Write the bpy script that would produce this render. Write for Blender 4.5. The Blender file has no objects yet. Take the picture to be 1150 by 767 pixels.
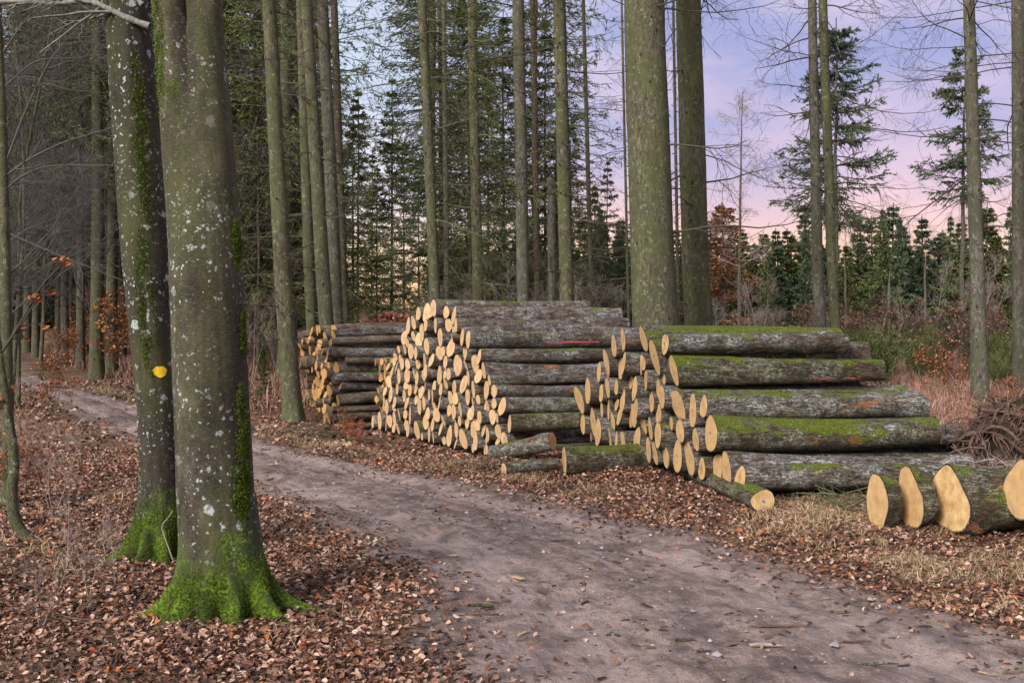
import bpy, math, random
import numpy as np
from mathutils import Vector
R = np.random.default_rng(7)
random.seed(7)
PI = math.pi
scene = bpy.context.scene
COL = scene.collection
F, CX, HY, CAMZ = 1200.0, 575.0, 345.0, 1.8      # focal length in photo pixels, optical centre, horizon row, eye height

def at(px, py, Y):
    return ((px - CX) / F * Y, Y, CAMZ - (py - HY) / F * Y)

# ------------------------------------------------------------------ noise
_lat = np.random.default_rng(3).random((256, 256))
def vn(x, y):
    xi = np.floor(x).astype(int); yi = np.floor(y).astype(int)
    fx = x - xi; fy = y - yi
    fx = fx * fx * (3 - 2 * fx); fy = fy * fy * (3 - 2 * fy)
    g = lambda a, b: _lat[a & 255, b & 255]
    return (g(xi, yi) * (1 - fx) * (1 - fy) + g(xi + 1, yi) * fx * (1 - fy) + g(xi, yi + 1) * (1 - fx) * fy + g(xi + 1, yi + 1) * fx * fy) * 2 - 1
def fbm(x, y, o=4):
    s = 0; a = 1
    for k in range(o):
        s = s + a * vn(x * 2 ** k + 17.3 * k, y * 2 ** k + 5.1 * k); a *= .5
    return s

# ------------------------------------------------------------------ the road and the ground's height
UP = np.array([(-30, 62), (-20, 42), (-13.4, 29.6), (-6.7, 19.3), (-3.3, 14.4), (-1.64, 12.7), (-.14, 11.1), (.98, 9.4), (1.8, 7.85), (2.43, 6.86), (2.9, 6.08), (3.3, 5), (3.7, 3), (4.0, -8)])
LO = np.array([(-26, 55), (-18, 37), (-11.1, 24.2), (-6.3, 16.2), (-4.2, 12.5), (-2.3, 9.9), (-1.4, 8.5), (-.9, 7.3), (-.58, 6.1), (-.38, 5.1), (-.25, 4), (-.1, 3), (.2, -3), (.4, -8)])
def resample(P, n=220):
    d = np.r_[0, np.cumsum(np.linalg.norm(np.diff(P, axis=0), axis=1))]
    s = np.linspace(0, d[-1], n)
    Q = np.c_[np.interp(s, d, P[:, 0]), np.interp(s, d, P[:, 1])]
    for _ in range(12):
        Q[1:-1] = .25 * Q[:-2] + .5 * Q[1:-1] + .25 * Q[2:]
    return Q
def _tab(P):
    Q = resample(P); o = np.argsort(Q[:, 1]); return Q[o, 1], Q[o, 0]
_T = {id(P): _tab(P) for P in (UP, LO)}
def by_y(P, y): return np.interp(y, *_T[id(P)])
def road_u(x, y):
    """0 at the lower (left) edge of the road, 1 at the upper (right) edge."""
    a = by_y(LO, y); b = by_y(UP, y)
    return (x - a) / (b - a)
def height(x, y):
    x = np.asarray(x, float); y = np.asarray(y, float)
    u = road_u(x, y)
    inside = np.clip(1 - np.abs(u - .5) * 2, 0, 1)
    rough = np.clip(1.2 - np.clip(inside, 0, .3) * 4, .12, 1)
    h = .05 * fbm(x * .35, y * .35, 3) * np.minimum(1, .5 + rough) + .03 * fbm(x * 1.7, y * 1.7, 4) * rough
    h += .007 * fbm(x * 7, y * 7, 3)
    rut = np.exp(-((u - .27) / .09) ** 2) + np.exp(-((u - .74) / .09) ** 2)
    h -= .045 * rut * (1 + .5 * fbm(x * 1.3, y * 1.3, 2))
    # a shallow dip round the far firewood stack, rough ground elsewhere
    h -= .20 * np.exp(-(((x + .6) / 2.0) ** 2 + ((y - 15.4) / 2.0) ** 2) ** 2) + .42 * np.exp(-(((x + 2.1) / 1.25) ** 2 + ((y - 18.6) / 1.7) ** 2) ** 2)
    d = np.hypot(x, y)
    h += .25 * fbm(x * .03, y * .03, 2) * np.clip((d - 25) / 40, 0, 1)
    return h

# ------------------------------------------------------------------ mesh builder
class MB:
    def __init__(s):
        s.v = []; s.q = []; s.t = []; s.qm = []; s.tm = []; s.n = 0
    def add(s, v, q=None, t=None, m=0):
        v = np.asarray(v, float).reshape(-1, 3)
        s.v.append(v)
        if q is not None and len(q):
            q = np.asarray(q, int).reshape(-1, 4) + s.n; s.q.append(q); s.qm.append(np.full(len(q), m))
        if t is not None and len(t):
            t = np.asarray(t, int).reshape(-1, 3) + s.n; s.t.append(t); s.tm.append(np.full(len(t), m))
        s.n += len(v)
    def mesh(s, name, mats, smooth=True):
        me = bpy.data.meshes.new(name)
        V = np.concatenate(s.v) if s.v else np.zeros((0, 3))
        q = np.concatenate(s.q) if s.q else np.zeros((0, 4), int)
        t = np.concatenate(s.t) if s.t else np.zeros((0, 3), int)
        me.vertices.add(len(V)); me.vertices.foreach_set('co', V.astype(np.float32).ravel())
        loops = np.concatenate([q.ravel(), t.ravel()]).astype(np.int32)
        me.loops.add(len(loops)); me.loops.foreach_set('vertex_index', loops)
        npoly = len(q) + len(t)
        me.polygons.add(npoly)
        st = np.concatenate([np.arange(len(q)) * 4, len(q) * 4 + np.arange(len(t)) * 3]).astype(np.int32)
        me.polygons.foreach_set('loop_start', st)
        for m in (mats if isinstance(mats, (list, tuple)) else [mats]): me.materials.append(m)
        mi = np.concatenate(s.qm + s.tm).astype(np.int32) if npoly else np.zeros(0, np.int32)
        me.polygons.foreach_set('material_index', mi)
        me.polygons.foreach_set('use_smooth', np.full(npoly, bool(smooth)))
        me.update(calc_edges=True)
        return me

def tag(o, label=None, cat=None, group=None, kind=None):
    if label: o['label'] = label
    if cat: o['category'] = cat
    if group: o['group'] = group
    if kind: o['kind'] = kind
    return o
def ob(name, me, parent=None, loc=None, rot=None, scale=None):
    o = bpy.data.objects.new(name, me); COL.objects.link(o)
    if parent: o.parent = parent
    if loc is not None: o.location = loc
    if rot is not None: o.rotation_euler = rot
    if scale is not None: o.scale = scale
    return o
def thing(name, label, cat, loc=(0, 0, 0), group=None, rz=0, sc=None):
    o = bpy.data.objects.new(name, None); COL.objects.link(o); o.location = loc; o.rotation_euler = (0, 0, rz)
    if sc is not None: o.scale = sc
    return tag(o, label, cat, group)

def norm(a): return a / np.maximum(np.linalg.norm(a, axis=-1, keepdims=True), 1e-9)
def tubes(mb, P, Rd, sides=3, m=0, cap=False):
    """P (N,K,3) polylines, Rd (N,K) radii."""
    P = np.asarray(P, float); Rd = np.asarray(Rd, float)
    if P.ndim == 2: P = P[None]; Rd = Rd[None]
    N, K, _ = P.shape
    T = norm(np.gradient(P, axis=1))
    ref = np.zeros((N, 1, 3)); mt = np.abs(T.mean(1)); ax = np.argmin(mt, axis=1); ref[np.arange(N), 0, ax] = 1
    A = norm(np.cross(T, ref)); B = np.cross(T, A)
    th = np.arange(sides) * 2 * PI / sides
    V = P[:, :, None] + Rd[:, :, None, None] * (A[:, :, None] * np.cos(th)[:, None] + B[:, :, None] * np.sin(th)[:, None])
    i = np.arange(N)[:, None, None] * K * sides + np.arange(K - 1)[None, :, None] * sides
    k = np.arange(sides)[None, None]
    k2 = (k + 1) % sides
    q = np.stack([i + k, i + k2, i + sides + k2, i + sides + k], -1).reshape(-1, 4)
    mb.add(V.reshape(-1, 3), q=q, m=m)
    if cap:
        for n in range(N):
            for e in (0, K - 1):
                b = n * K * sides + e * sides
                c = np.vstack([V[n, e], P[n, e][None]])
                j = np.arange(sides)
                mb.add(c, t=np.stack([j, (j + 1) % sides, np.full(sides, sides)], -1), m=m)

def grow(P, Rd, n, t0, t1, ang, length, K=4, wig=.15, bend=0., rr=.55, tip=.3, rng=R, flat=0., taper=True):
    """n children per polyline, leaving at ang (radians) from it."""
    N, Kp, _ = P.shape
    t = rng.uniform(t0, t1, (N, n)); f = t * (Kp - 1); i = np.minimum(f.astype(int), Kp - 2); w = (f - i)[..., None]
    a = np.arange(N)[:, None]
    base = P[a, i] * (1 - w) + P[a, i + 1] * w
    d = norm(P[a, i + 1] - P[a, i]); rad = Rd[a, i] * (1 - w[..., 0]) + Rd[a, i + 1] * w[..., 0]
    rnd = rng.normal(size=(N, n, 3)); rnd[..., 2] *= (1 - flat)
    side = norm(rnd - (rnd * d).sum(-1, keepdims=True) * d)
    ag = ang * rng.uniform(.75, 1.25, (N, n, 1))
    dr = norm(d * np.cos(ag) + side * np.sin(ag))
    L = length * rng.uniform(.55, 1.25, (N, n)) * ((1.15 - .75 * t) if taper else 1)
    M = N * n
    base = base.reshape(M, 3); dr = dr.reshape(M, 3); L = L.reshape(M); rad = rad.reshape(M)
    pts = [base]; cur = base; dd = dr
    for k in range(K - 1):
        dd = norm(dd + wig * rng.normal(size=(M, 3)) + np.array([0, 0, bend]))
        cur = cur + dd * (L / (K - 1))[:, None]; pts.append(cur)
    Q = np.stack(pts, 1)
    r0 = rad * rr
    rd = r0[:, None] * np.linspace(1, tip, K)[None]
    return Q, rd

# ------------------------------------------------------------------ materials
class NT:
    def __init__(s, name):
        s.m = bpy.data.materials.new(name); s.m.use_nodes = True; s.t = s.m.node_tree; s.t.nodes.clear()
        s.out = s.t.nodes.new('ShaderNodeOutputMaterial'); s.b = s.t.nodes.new('ShaderNodeBsdfPrincipled')
        s.t.links.new(s.b.outputs[0], s.out.inputs[0]); s.b.inputs['Roughness'].default_value = .85
        s.b.inputs['Specular IOR Level'].default_value = .25
        s.co = s.n('ShaderNodeTexCoord'); s.oi = s.n('ShaderNodeObjectInfo'); s.ge = s.n('ShaderNodeNewGeometry')
    def n(s, k, **kw):
        x = s.t.nodes.new(k)
        for a, v in kw.items(): setattr(x, a, v)
        return x
    def l(s, a, b): s.t.links.new(a, b)
    def val(s, sock, v):
        if isinstance(v, (int, float)): sock.default_value = v
        elif isinstance(v, (tuple, list)): sock.default_value = v if len(v) == len(sock.default_value) else (*v, 1)
        else: s.l(v, sock)
    def math(s, op, a, b=0, c=0, clamp=False):
        x = s.n('ShaderNodeMath', operation=op, use_clamp=clamp); s.val(x.inputs[0], a); s.val(x.inputs[1], b); s.val(x.inputs[2], c); return x.outputs[0]
    def mapp(s, src, scale=(1, 1, 1)):
        x = s.n('ShaderNodeMapping'); s.l(src, x.inputs[0]); x.inputs['Scale'].default_value = scale; return x.outputs[0]
    def noise(s, vec, scale, det=4, rough=.55, dist=0, w=None):
        x = s.n('ShaderNodeTexNoise'); s.l(vec, x.inputs['Vector']); 
        if w is not None: x.noise_dimensions = '4D'; s.val(x.inputs['W'], w)
        x.inputs['Scale'].default_value = scale; x.inputs['Detail'].default_value = det; x.inputs['Roughness'].default_value = rough; x.inputs['Distortion'].default_value = dist
        return x.outputs[0]
    def voro(s, vec, scale, feat='F1', rand=1):
        x = s.n('ShaderNodeTexVoronoi', feature=feat); s.l(vec, x.inputs['Vector']); x.inputs['Scale'].default_value = scale; x.inputs['Randomness'].default_value = rand
        return x
    def ramp(s, f, stops, interp='LINEAR'):
        x = s.n('ShaderNodeValToRGB'); x.color_ramp.interpolation = interp; s.val(x.inputs[0], f)
        e = x.color_ramp.elements
        while len(e) < len(stops): e.new(.5)
        for i, (p, c) in enumerate(stops):
            e[i].position = p; e[i].color = (c, c, c, 1) if isinstance(c, (int, float)) else (*c, 1)
        return x.outputs[0]
    def mix(s, f, a, b, mode='MIX'):
        x = s.n('ShaderNodeMix', data_type='RGBA', blend_type=mode); s.val(x.inputs[0], f); s.val(x.inputs[6], a); s.val(x.inputs[7], b); return x.outputs[2]
    def step(s, f, a, b): return s.ramp(f, [(a, 0.), (b, 1.)])
    def bump(s, h, strength=.5, dist=.01, prev=None):
        x = s.n('ShaderNodeBump'); x.inputs['Strength'].default_value = strength; x.inputs['Distance'].default_value = dist; s.l(h, x.inputs['Height'])
        if prev is not None: s.l(prev, x.inputs['Normal'])
        return x.outputs[0]
    def fin(s, col, nrm=None, rough=None):
        s.val(s.b.inputs['Base Color'], col)
        if nrm is not None: s.l(nrm, s.b.inputs['Normal'])
        if rough is not None: s.val(s.b.inputs['Roughness'], rough)
        return s.m
    def sep(s, v):
        x = s.n('ShaderNodeSeparateXYZ'); s.l(v, x.inputs[0]); return x.outputs

def mat_bark_spruce(name, c1, c2, green, knot=1., sc=1.):
    s = NT(name); o = s.co.outputs['Object']; w = s.math('MULTIPLY', s.oi.outputs['Random'], 40)
    v = s.mapp(o, (sc, sc, sc * .35))
    n1 = s.noise(v, 26, 6, .7, .4, w)
    n2 = s.noise(o, 2.2, 4, .6, 0, w)
    vo = s.voro(s.mapp(o, (1, 1, .5)), 55 * sc, 'DISTANCE_TO_EDGE')
    crack = s.step(vo.outputs[0], .0, .12)
    c = s.mix(s.step(n1, .42, .58), c1, c2)
    c = s.mix(s.math('MULTIPLY', s.step(n2, .42, .56), .8), c, green)
    blot = s.noise(s.mapp(o, (1, 1, .3)), 5, 6, .7, .3, w); c = s.mix(s.math('MULTIPLY', s.step(blot, .40, .56), .45), c, tuple(v * .8 for v in c1))
    pale = s.step(s.noise(o, 14, 6, .7, 0, w), .56, .64)
    c = s.mix(s.math('MULTIPLY', pale, .5), c, (.32, .34, .26))
    c = s.mix(s.math('MULTIPLY', s.math('SUBTRACT', 1, crack), .5), c, (.03, .028, .02))
    kv = s.voro(s.mapp(o, (1, 1, .55)), 4.2)
    k = s.math('MULTIPLY', s.step(kv.outputs[0], .13, .09), knot)
    kx = s.ramp(kv.outputs[0], [(.07, 1.), (.12, 0.)])
    c = s.mix(s.math('MULTIPLY', kx, knot), c, (.02, .016, .012))
    b = s.bump(s.math('ADD', n1, s.math('MULTIPLY', crack, .5)), .8, .012)
    return s.fin(c, b, .9)

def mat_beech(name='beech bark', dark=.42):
    s = NT(name); o = s.co.outputs['Object']; w = s.math('MULTIPLY', s.oi.outputs['Random'], 40)
    z = s.sep(o)[2]
    n1 = s.noise(s.mapp(o, (1, 1, .6)), 5, 8, .75, .3, w)
    n2 = s.noise(s.mapp(o, (1, 1, 3)), 45, 5, .7, 0, w)
    nf = s.noise(o, 160, 3, .6)
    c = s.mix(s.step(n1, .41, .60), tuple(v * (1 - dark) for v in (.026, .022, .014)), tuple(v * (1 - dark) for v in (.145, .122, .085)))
    big = s.step(s.noise(s.mapp(o, (1.6, 1.6, .35)), 2.6, 5, .65, .6, s.math('ADD', w, 21)), .45, .54)
    c = s.mix(s.math('MULTIPLY', big, .78), c, (.020, .016, .010))
    vs = s.step(s.noise(s.mapp(o, (1, 1, .12)), 11, 5, .7, .5, s.math('ADD', w, 4)), .50, .62); c = s.mix(s.math('MULTIPLY', vs, .68), c, (.022, .019, .012))
    c = s.mix(s.math('MULTIPLY', s.step(s.noise(s.mapp(o, (1, 1, .25)), 3, 4, .6, 0, w), .45, .65), .55), c, (.075, .085, .022))
    c = s.mix(s.math('MULTIPLY', s.step(n2, .45, .7), .45 * (1 - dark)), c, (.21, .18, .135))
    c = s.mix(s.math('MULTIPLY', s.step(nf, .5, .68), .30), c, (.02, .018, .012))
    # pale crustose lichen: small dots, larger smears
    dn = s.noise(o, 1.7, 3, .5, 0, w)
    warp = s.n('ShaderNodeVectorMath', operation='ADD'); s.l(o, warp.inputs[0])
    nn = s.n('ShaderNodeTexNoise'); s.l(o, nn.inputs['Vector']); nn.inputs['Scale'].default_value = 30
    sc_ = s.n('ShaderNodeVectorMath', operation='SCALE'); s.l(nn.outputs[1], sc_.inputs[0]); sc_.inputs['Scale'].default_value = .06; s.l(sc_.outputs[0], warp.inputs[1])
    wv = warp.outputs[0]
    def dots(scale, rad, thr, soft=.03):
        v = s.voro(wv, scale)
        on = s.step(s.sep(v.outputs['Color'])[0], thr, thr + .02)
        sz = s.math('MULTIPLY_ADD', s.sep(v.outputs['Color'])[1], rad * .6, rad * .5)
        d = s.math('SUBTRACT', sz, v.outputs['Distance'])
        return s.math('MULTIPLY', s.math('MULTIPLY', d, 14, clamp=True), on)
    zone = s.step(dn, .40, .6)
    d1 = s.math('MULTIPLY', dots(26, .34, .25), zone)
    d2 = s.math('MULTIPLY', dots(10, .34, .60), s.step(s.noise(o, 1.1, 2, .5, 0, w), .42, .55))
    d3 = s.math('MULTIPLY', dots(60, .3, .45), s.step(s.noise(o, 2.6, 3, .5, 0, w), .5, .6))
    lich = s.math('MAXIMUM', s.math('MAXIMUM', d1, d2), s.math('MULTIPLY', d3, .7))
    lich = s.math('MULTIPLY', lich, s.ramp(s.noise(o, 70, 4, .7), [(.38, .15), (.52, 1.)]))
    c = s.mix(s.math('MULTIPLY', lich, .92), c, s.mix(n1, (.30, .36, .35), (.50, .52, .54)))
    # moss: thick on the root flare, streaks above
    mz = s.math('ADD', s.math('MULTIPLY', z, -1.7), .98)
    mm = s.math('ADD', mz, s.math('MULTIPLY', s.math('SUBTRACT', s.noise(s.mapp(o, (1, 1, .5)), 4.5, 6, .65, 0, w), .5), 2.6))
    moss = s.step(mm, .15, .55)
    m2 = s.math('MULTIPLY', s.step(s.noise(s.mapp(o, (1, 1, .5)), 3.1, 6, .7, 0, s.math('ADD', w, 9)), .58, .66), s.step(nf, .35, .55))
    moss = s.math('MAXIMUM', moss, m2)
    mc = s.mix(s.step(s.noise(o, 60, 4, .7), .43, .57), (.020, .040, .004), (.13, .21, .008))
    mc = s.mix(s.step(s.noise(o, 7, 3, .6), .4, .62), (.035, .05, .010), mc)
    c = s.mix(moss, c, mc)
    h = s.math('ADD', s.math('MULTIPLY', s.noise(o, 90, 5, .7), s.math('MULTIPLY_ADD', moss, 1.6, .35)), s.math('MULTIPLY', n2, .35))
    h = s.math('ADD', h, s.math('MULTIPLY', lich, .15))
    return s.fin(c, s.bump(h, .8, .010), .85)

def mat_log(name, dark, mid, lich, moss_amt=.5, peel=.5, furrow=1.):
    s = NT(name); o = s.co.outputs['Object']; rn = s.oi.outputs['Random']; w = s.math('MULTIPLY', rn, 60)
    n1 = s.noise(s.mapp(o, (.35, 1, 1)), 26, 7, .75, .5, w)
    rg = s.noise(s.mapp(o, (.16, 1, 1)), 42, 3, .55, 1.2, w)
    ridge = s.math('ABSOLUTE', s.math('SUBTRACT', rg, .5))
    fur = s.step(ridge, .0, .055)
    rg2 = s.noise(s.mapp(o, (.9, 1, 1)), 30, 3, .6, .8, s.math('ADD', w, 7)); cross = s.step(s.math('ABSOLUTE', s.math('SUBTRACT', rg2, .5)), 0., .03)
    fur = s.math('MULTIPLY', fur, s.math('MULTIPLY_ADD', cross, .45, .55))
    big = s.noise(s.mapp(o, (.6, 1, 1)), 2.4, 5, .65, 0, s.math('ADD', w, 31))
    c = s.mix(s.step(n1, .42, .58), dark, mid)
    c = s.mix(s.math('MULTIPLY', s.step(big, .44, .56), .6), c, tuple(v * k for v, k in zip(dark, (1.2, 1.0, .8))))
    lz = s.step(s.noise(o, 4.2, 6, .7, 0, w), .46, .60)
    lz = s.math('MULTIPLY', lz, s.step(s.noise(o, 38, 5, .75, 0, w), .44, .56))
    c = s.mix(s.math('MULTIPLY', lz, .85), c, lich)
    wht = s.math('MULTIPLY', s.step(s.noise(o, 6.5, 5, .6, 0, s.math('ADD', w, 17)), .62, .68), s.step(s.noise(o, 60, 3, .7), .4, .55))
    c = s.mix(s.math('MULTIPLY', wht, .8), c, (.42, .46, .50))
    c = s.mix(s.math('MULTIPLY', s.math('SUBTRACT', 1, fur), .8 * furrow), c, (.020, .016, .012))
    pl = s.step(s.noise(s.mapp(o, (.5, 1, 1)), 3.8, 5, .62, .3, s.math('ADD', w, 3)), .655 - .05 * peel, .67 - .05 * peel)
    pl = s.math('MULTIPLY', pl, min(1, peel * 2))
    c = s.mix(pl, c, s.mix(s.noise(s.mapp(o, (.3, 1, 1)), 40, 4), (.12, .045, .018), (.40, .18, .07)))
    up = s.sep(s.ge.outputs['Normal'])[2]
    mb_ = s.math('ADD', s.math('MULTIPLY', up, .14), s.noise(s.mapp(o, (.5, 1, 1)), 3.6, 7, .72, 0, s.math('ADD', w, 13)))
    mb_ = s.math('ADD', mb_, s.math('MULTIPLY', rn, .06))
    moss = s.math('MULTIPLY', s.step(mb_, .730 - .055 * moss_amt, .775 - .055 * moss_amt), s.ramp(s.noise(o, 45, 4, .7), [(.36, .25), (.5, 1.)]))
    mc = s.mix(s.step(s.noise(o, 70, 4, .7), .35, .65), (.035, .055, .004), (.20, .25, .012))
    c = s.mix(moss, c, mc)
    h = s.math('ADD', s.math('MULTIPLY', n1, .9), s.math('MULTIPLY', fur, .55 * furrow))
    h = s.math('SUBTRACT', h, s.math('MULTIPLY', pl, .5))
    h = s.math('ADD', h, s.math('MULTIPLY', s.math('MULTIPLY', s.noise(o, 110, 4, .7), moss), .8))
    return s.fin(c, s.bump(h, 1., .016), .9)

def mat_cut(name, a, b, c3):
    s = NT(name); o = s.co.outputs['Object']; rn = s.oi.outputs['Random']; w = s.math('MULTIPLY', rn, 60)
    x, y, z = s.sep(o)
    r = s.math('SQRT', s.math('ADD', s.math('MULTIPLY', y, y), s.math('MULTIPLY', z, z)))
    wob = s.noise(o, 6, 3, .5, 0, w)
    rr = s.math('ADD', r, s.math('MULTIPLY', wob, .035))
    ring = s.math('SINE', s.math('MULTIPLY', rr, 330))
    n = s.noise(o, 17, 6, .75, 0, w); n2 = s.noise(s.mapp(o, (1, 1, .10)), 90, 4, .7, 0, w)
    ang = s.n('ShaderNodeMath', operation='ARCTAN2'); s.l(y, ang.inputs[0]); s.l(z, ang.inputs[1])
    cv = s.n('ShaderNodeCombineXYZ'); s.val(cv.inputs[0], s.math('MULTIPLY', ang.outputs[0], 2.2)); s.val(cv.inputs[1], s.math('MULTIPLY', r, 2.5)); s.val(cv.inputs[2], w)
    rad = s.step(s.noise(cv.outputs[0], 4.5, 4, .7), .58, .64)
    c = s.mix(s.step(n, .42, .58), a, b)
    hearts = s.math('MULTIPLY', s.ramp(rr, [(.03, 1.), (.095, 0.)]), s.step(rn, .2, .8))
    c = s.mix(s.math('MULTIPLY', hearts, .6), c, c3)
    c = s.mix(s.math('MULTIPLY', s.math('MULTIPLY_ADD', ring, .5, .5), .45), c, (.27, .14, .05))
    c = s.mix(s.math('MULTIPLY', s.step(n2, .50, .60), .5), c, (.64, .48, .29))
    c = s.mix(s.math('MULTIPLY', s.step(n2, .47, .38), .5), c, (.34, .19, .08))
    c = s.mix(s.math('MULTIPLY', rad, .8), c, (.13, .065, .028))
    half = s.step(s.noise(s.mapp(o, (1, 1, .5)), 5.5, 3, .6, .4, s.math('ADD', w, 8)), .47, .53); c = s.mix(s.math('MULTIPLY', half, .45), c, (.27, .155, .065))
    dirt = s.step(s.noise(o, 15, 6, .75, 0, s.math('ADD', w, 5)), .51, .58)
    c = s.mix(s.math('MULTIPLY', dirt, .6), c, (.20, .105, .055))
    tone = s.math('FRACT', s.math('MULTIPLY', rn, 7.77))
    c = s.mix(s.math('MULTIPLY', tone, .5), c, s.mix(n, (.40, .215, .08), (.28, .14, .05)))
    edge = s.step(s.noise(s.mapp(o, (1, 1, 1)), 30, 4, .7, 0, w), .50, .58); c = s.mix(s.math('MULTIPLY', edge, .5), c, (.24, .12, .04))
    return s.fin(c, s.bump(n2, .5, .004), .8)

def mat_cut(name, a, b, c3):
    s = NT(name); o = s.co.outputs['Object']; w = s.math('MULTIPLY', s.oi.outputs['Random'], 60)
    x, y, z = s.sep(o)
    r = s.math('SQRT', s.math('ADD', s.math('MULTIPLY', y, y), s.math('MULTIPLY', z, z)))
    wob = s.noise(o, 6, 3, .5, 0, w)
    rr = s.math('ADD', r, s.math('MULTIPLY', wob, .035))
    ring = s.math('SINE', s.math('MULTIPLY', rr, 900))
    n = s.noise(o, 14, 5, .6, 0, w); n2 = s.noise(s.mapp(o, (1, 1, .12)), 120, 3, .6, 0, w)
    c = s.mix(s.step(n, .35, .7), a, b)
    hearts = s.math('MULTIPLY', s.ramp(rr, [(.03, 1.), (.085, 0.)]), s.step(s.oi.outputs['Random'], .2, .8))
    c = s.mix(s.math('MULTIPLY', hearts, .55), c, c3)
    c = s.mix(s.math('MULTIPLY', s.math('MULTIPLY_ADD', ring, .5, .5), .16), c, (.30, .16, .06))
    c = s.mix(s.math('MULTIPLY', s.step(n2, .52, .75), .35), c, (.85, .66, .42))
    dirt = s.step(s.noise(o, 9, 6, .7, 0, s.math('ADD', w, 5)), .60, .72)
    c = s.mix(s.math('MULTIPLY', dirt, .45), c, (.20, .10, .045))
    tone = s.math('MULTIPLY_ADD', s.math('FRACT', s.math('MULTIPLY', s.oi.outputs['Random'], 7.77)), .5, .0)
    c = s.mix(tone, c, s.mix(n, (.55, .33, .15), (.40, .24, .12)))
    return s.fin(c, s.bump(n2, .5, .004), .75)

def mat_leafy(name, stops, rough=.8, trans=0., spec=.2):
    s = NT(name); r = s.ge.outputs['Random Per Island']
    c = s.ramp(r, stops)
    n = s.noise(s.co.outputs['Object'], 1.3, 3, .6)
    c = s.mix(s.math('MULTIPLY', s.step(n, .35, .65), .45), c, s.mix(1., c, (.55, .55, .6), 'MULTIPLY'))
    s.b.inputs['Specular IOR Level'].default_value = spec
    if trans: s.b.inputs['Transmission Weight'].default_value = 0
    return s.fin(c, None, rough)

def flat_mat(name, c, rough=.8, noise_sc=20, var=.35):
    s = NT(name); n = s.noise(s.co.outputs['Object'], noise_sc, 5, .65)
    cc = s.mix(s.step(n, .3, .7), tuple(v * (1 - var) for v in c), tuple(min(1, v * (1 + var)) for v in c))
    return s.fin(cc, s.bump(n, .4, .005), rough)

def mat_ground():
    s = NT('forest floor'); o = s.co.outputs['Object']
    n = s.noise(o, 1.1, 5, .6); n2 = s.noise(o, 22, 6, .7); n3 = s.noise(o, 90, 3, .7)
    vo = s.voro(o, 38); vc = s.sep(vo.outputs['Color'])[0]
    c = s.ramp(vc, [(0, (.035, .020, .013)), (.3, (.10, .055, .033)), (.55, (.17, .095, .058)), (.8, (.27, .17, .115)), (1, (.12, .045, .018))])
    c = s.mix(s.math('MULTIPLY', s.step(n2, .42, .62), .6), c, (.045, .028, .018))
    straw = s.step(n, .52, .66)
    c = s.mix(s.math('MULTIPLY', straw, .55), c, s.mix(n3, (.13, .085, .045), (.33, .235, .14)))
    g = s.step(s.noise(o, .55, 4, .6), .62, .70)
    c = s.mix(s.math('MULTIPLY', g, .35), c, (.07, .085, .02))
    h = s.math('ADD', vo.outputs['Distance'], s.math('MULTIPLY', n2, 1.2))
    return s.fin(c, s.bump(h, .9, .03), .9)

def mat_road():
    s = NT('packed gravel and mud'); o = s.co.outputs['Object']
    at_ = s.n('ShaderNodeAttribute'); at_.attribute_name = 'across'; u = at_.outputs['Fac']
    v = s.mapp(o, (1, 1, 1))
    n = s.noise(o, .9, 5, .6); n2 = s.noise(o, 7, 7, .72); n3 = s.noise(o, 70, 4, .75); n4 = s.noise(o, 260, 2, .6)
    st = s.voro(o, 95); stc = s.sep(st.outputs['Color'])[0]
    c = s.mix(s.step(n2, .42, .58), (.135, .090, .078), (.42, .30, .268))
    track = s.ramp(u, [(0, 0.), (.15, .4), (.27, 1.), (.4, .35), (.5, .12), (.62, .35), (.75, 1.), (.88, .4), (1, 0.)])
    track = s.math('ADD', track, s.math('MULTIPLY', s.math('SUBTRACT', n, .5), 1.6), clamp=True)
    c = s.mix(s.math('MULTIPLY', track, .7), c, s.mix(s.step(n3, .44, .56), (.30, .222, .205), (.48, .375, .35)))
    c = s.mix(s.math('MULTIPLY', s.math('SUBTRACT', 1, track), .45), c, (.105, .074, .066))
    damp = s.step(s.noise(o, 2.4, 6, .7), .52, .62)
    c = s.mix(s.math('MULTIPLY', damp, .7), c, (.07, .052, .052))
    ta = s.n('ShaderNodeAttribute'); ta.attribute_name = 'track'; tv = ta.outputs['Vector']; str_ = s.noise(s.mapp(tv, (1.6, .28, 1)), 5, 7, .75, .3); c = s.mix(s.math('MULTIPLY', s.step(str_, .50, .62), .65), c, (.070, .048, .045))
    st2 = s.noise(s.mapp(tv, (1.2, .14, 1)), 6, 4, .6, .2); c = s.mix(s.math('MULTIPLY', s.step(st2, .54, .66), .5), c, (.38, .285, .28))
    c = s.mix(s.math('MULTIPLY', s.step(n3, .50, .58), .55), c, (.060, .043, .038))
    sm = s.math('MULTIPLY', s.step(stc, .72, .8), s.ramp(st.outputs['Distance'], [(.22, 1.), (.4, 0.)]))
    c = s.mix(s.math('MULTIPLY', sm, .55), c, s.mix(s.math('FRACT', s.math('MULTIPLY', stc, 19.)), (.12, .10, .10), (.46, .40, .41)))
    c = s.mix(s.math('MULTIPLY', s.step(n4, .5, .7), .3), c, (.05, .038, .034))
    h = s.math('ADD', s.math('MULTIPLY', n2, 2.2), s.math('ADD', s.math('MULTIPLY', n3, .8), s.math('MULTIPLY', sm, .5)))
    rgh = s.math('MULTIPLY_ADD', damp, -.25, .85)
    return s.fin(c, s.bump(h, .9, .02), rgh)

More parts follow.
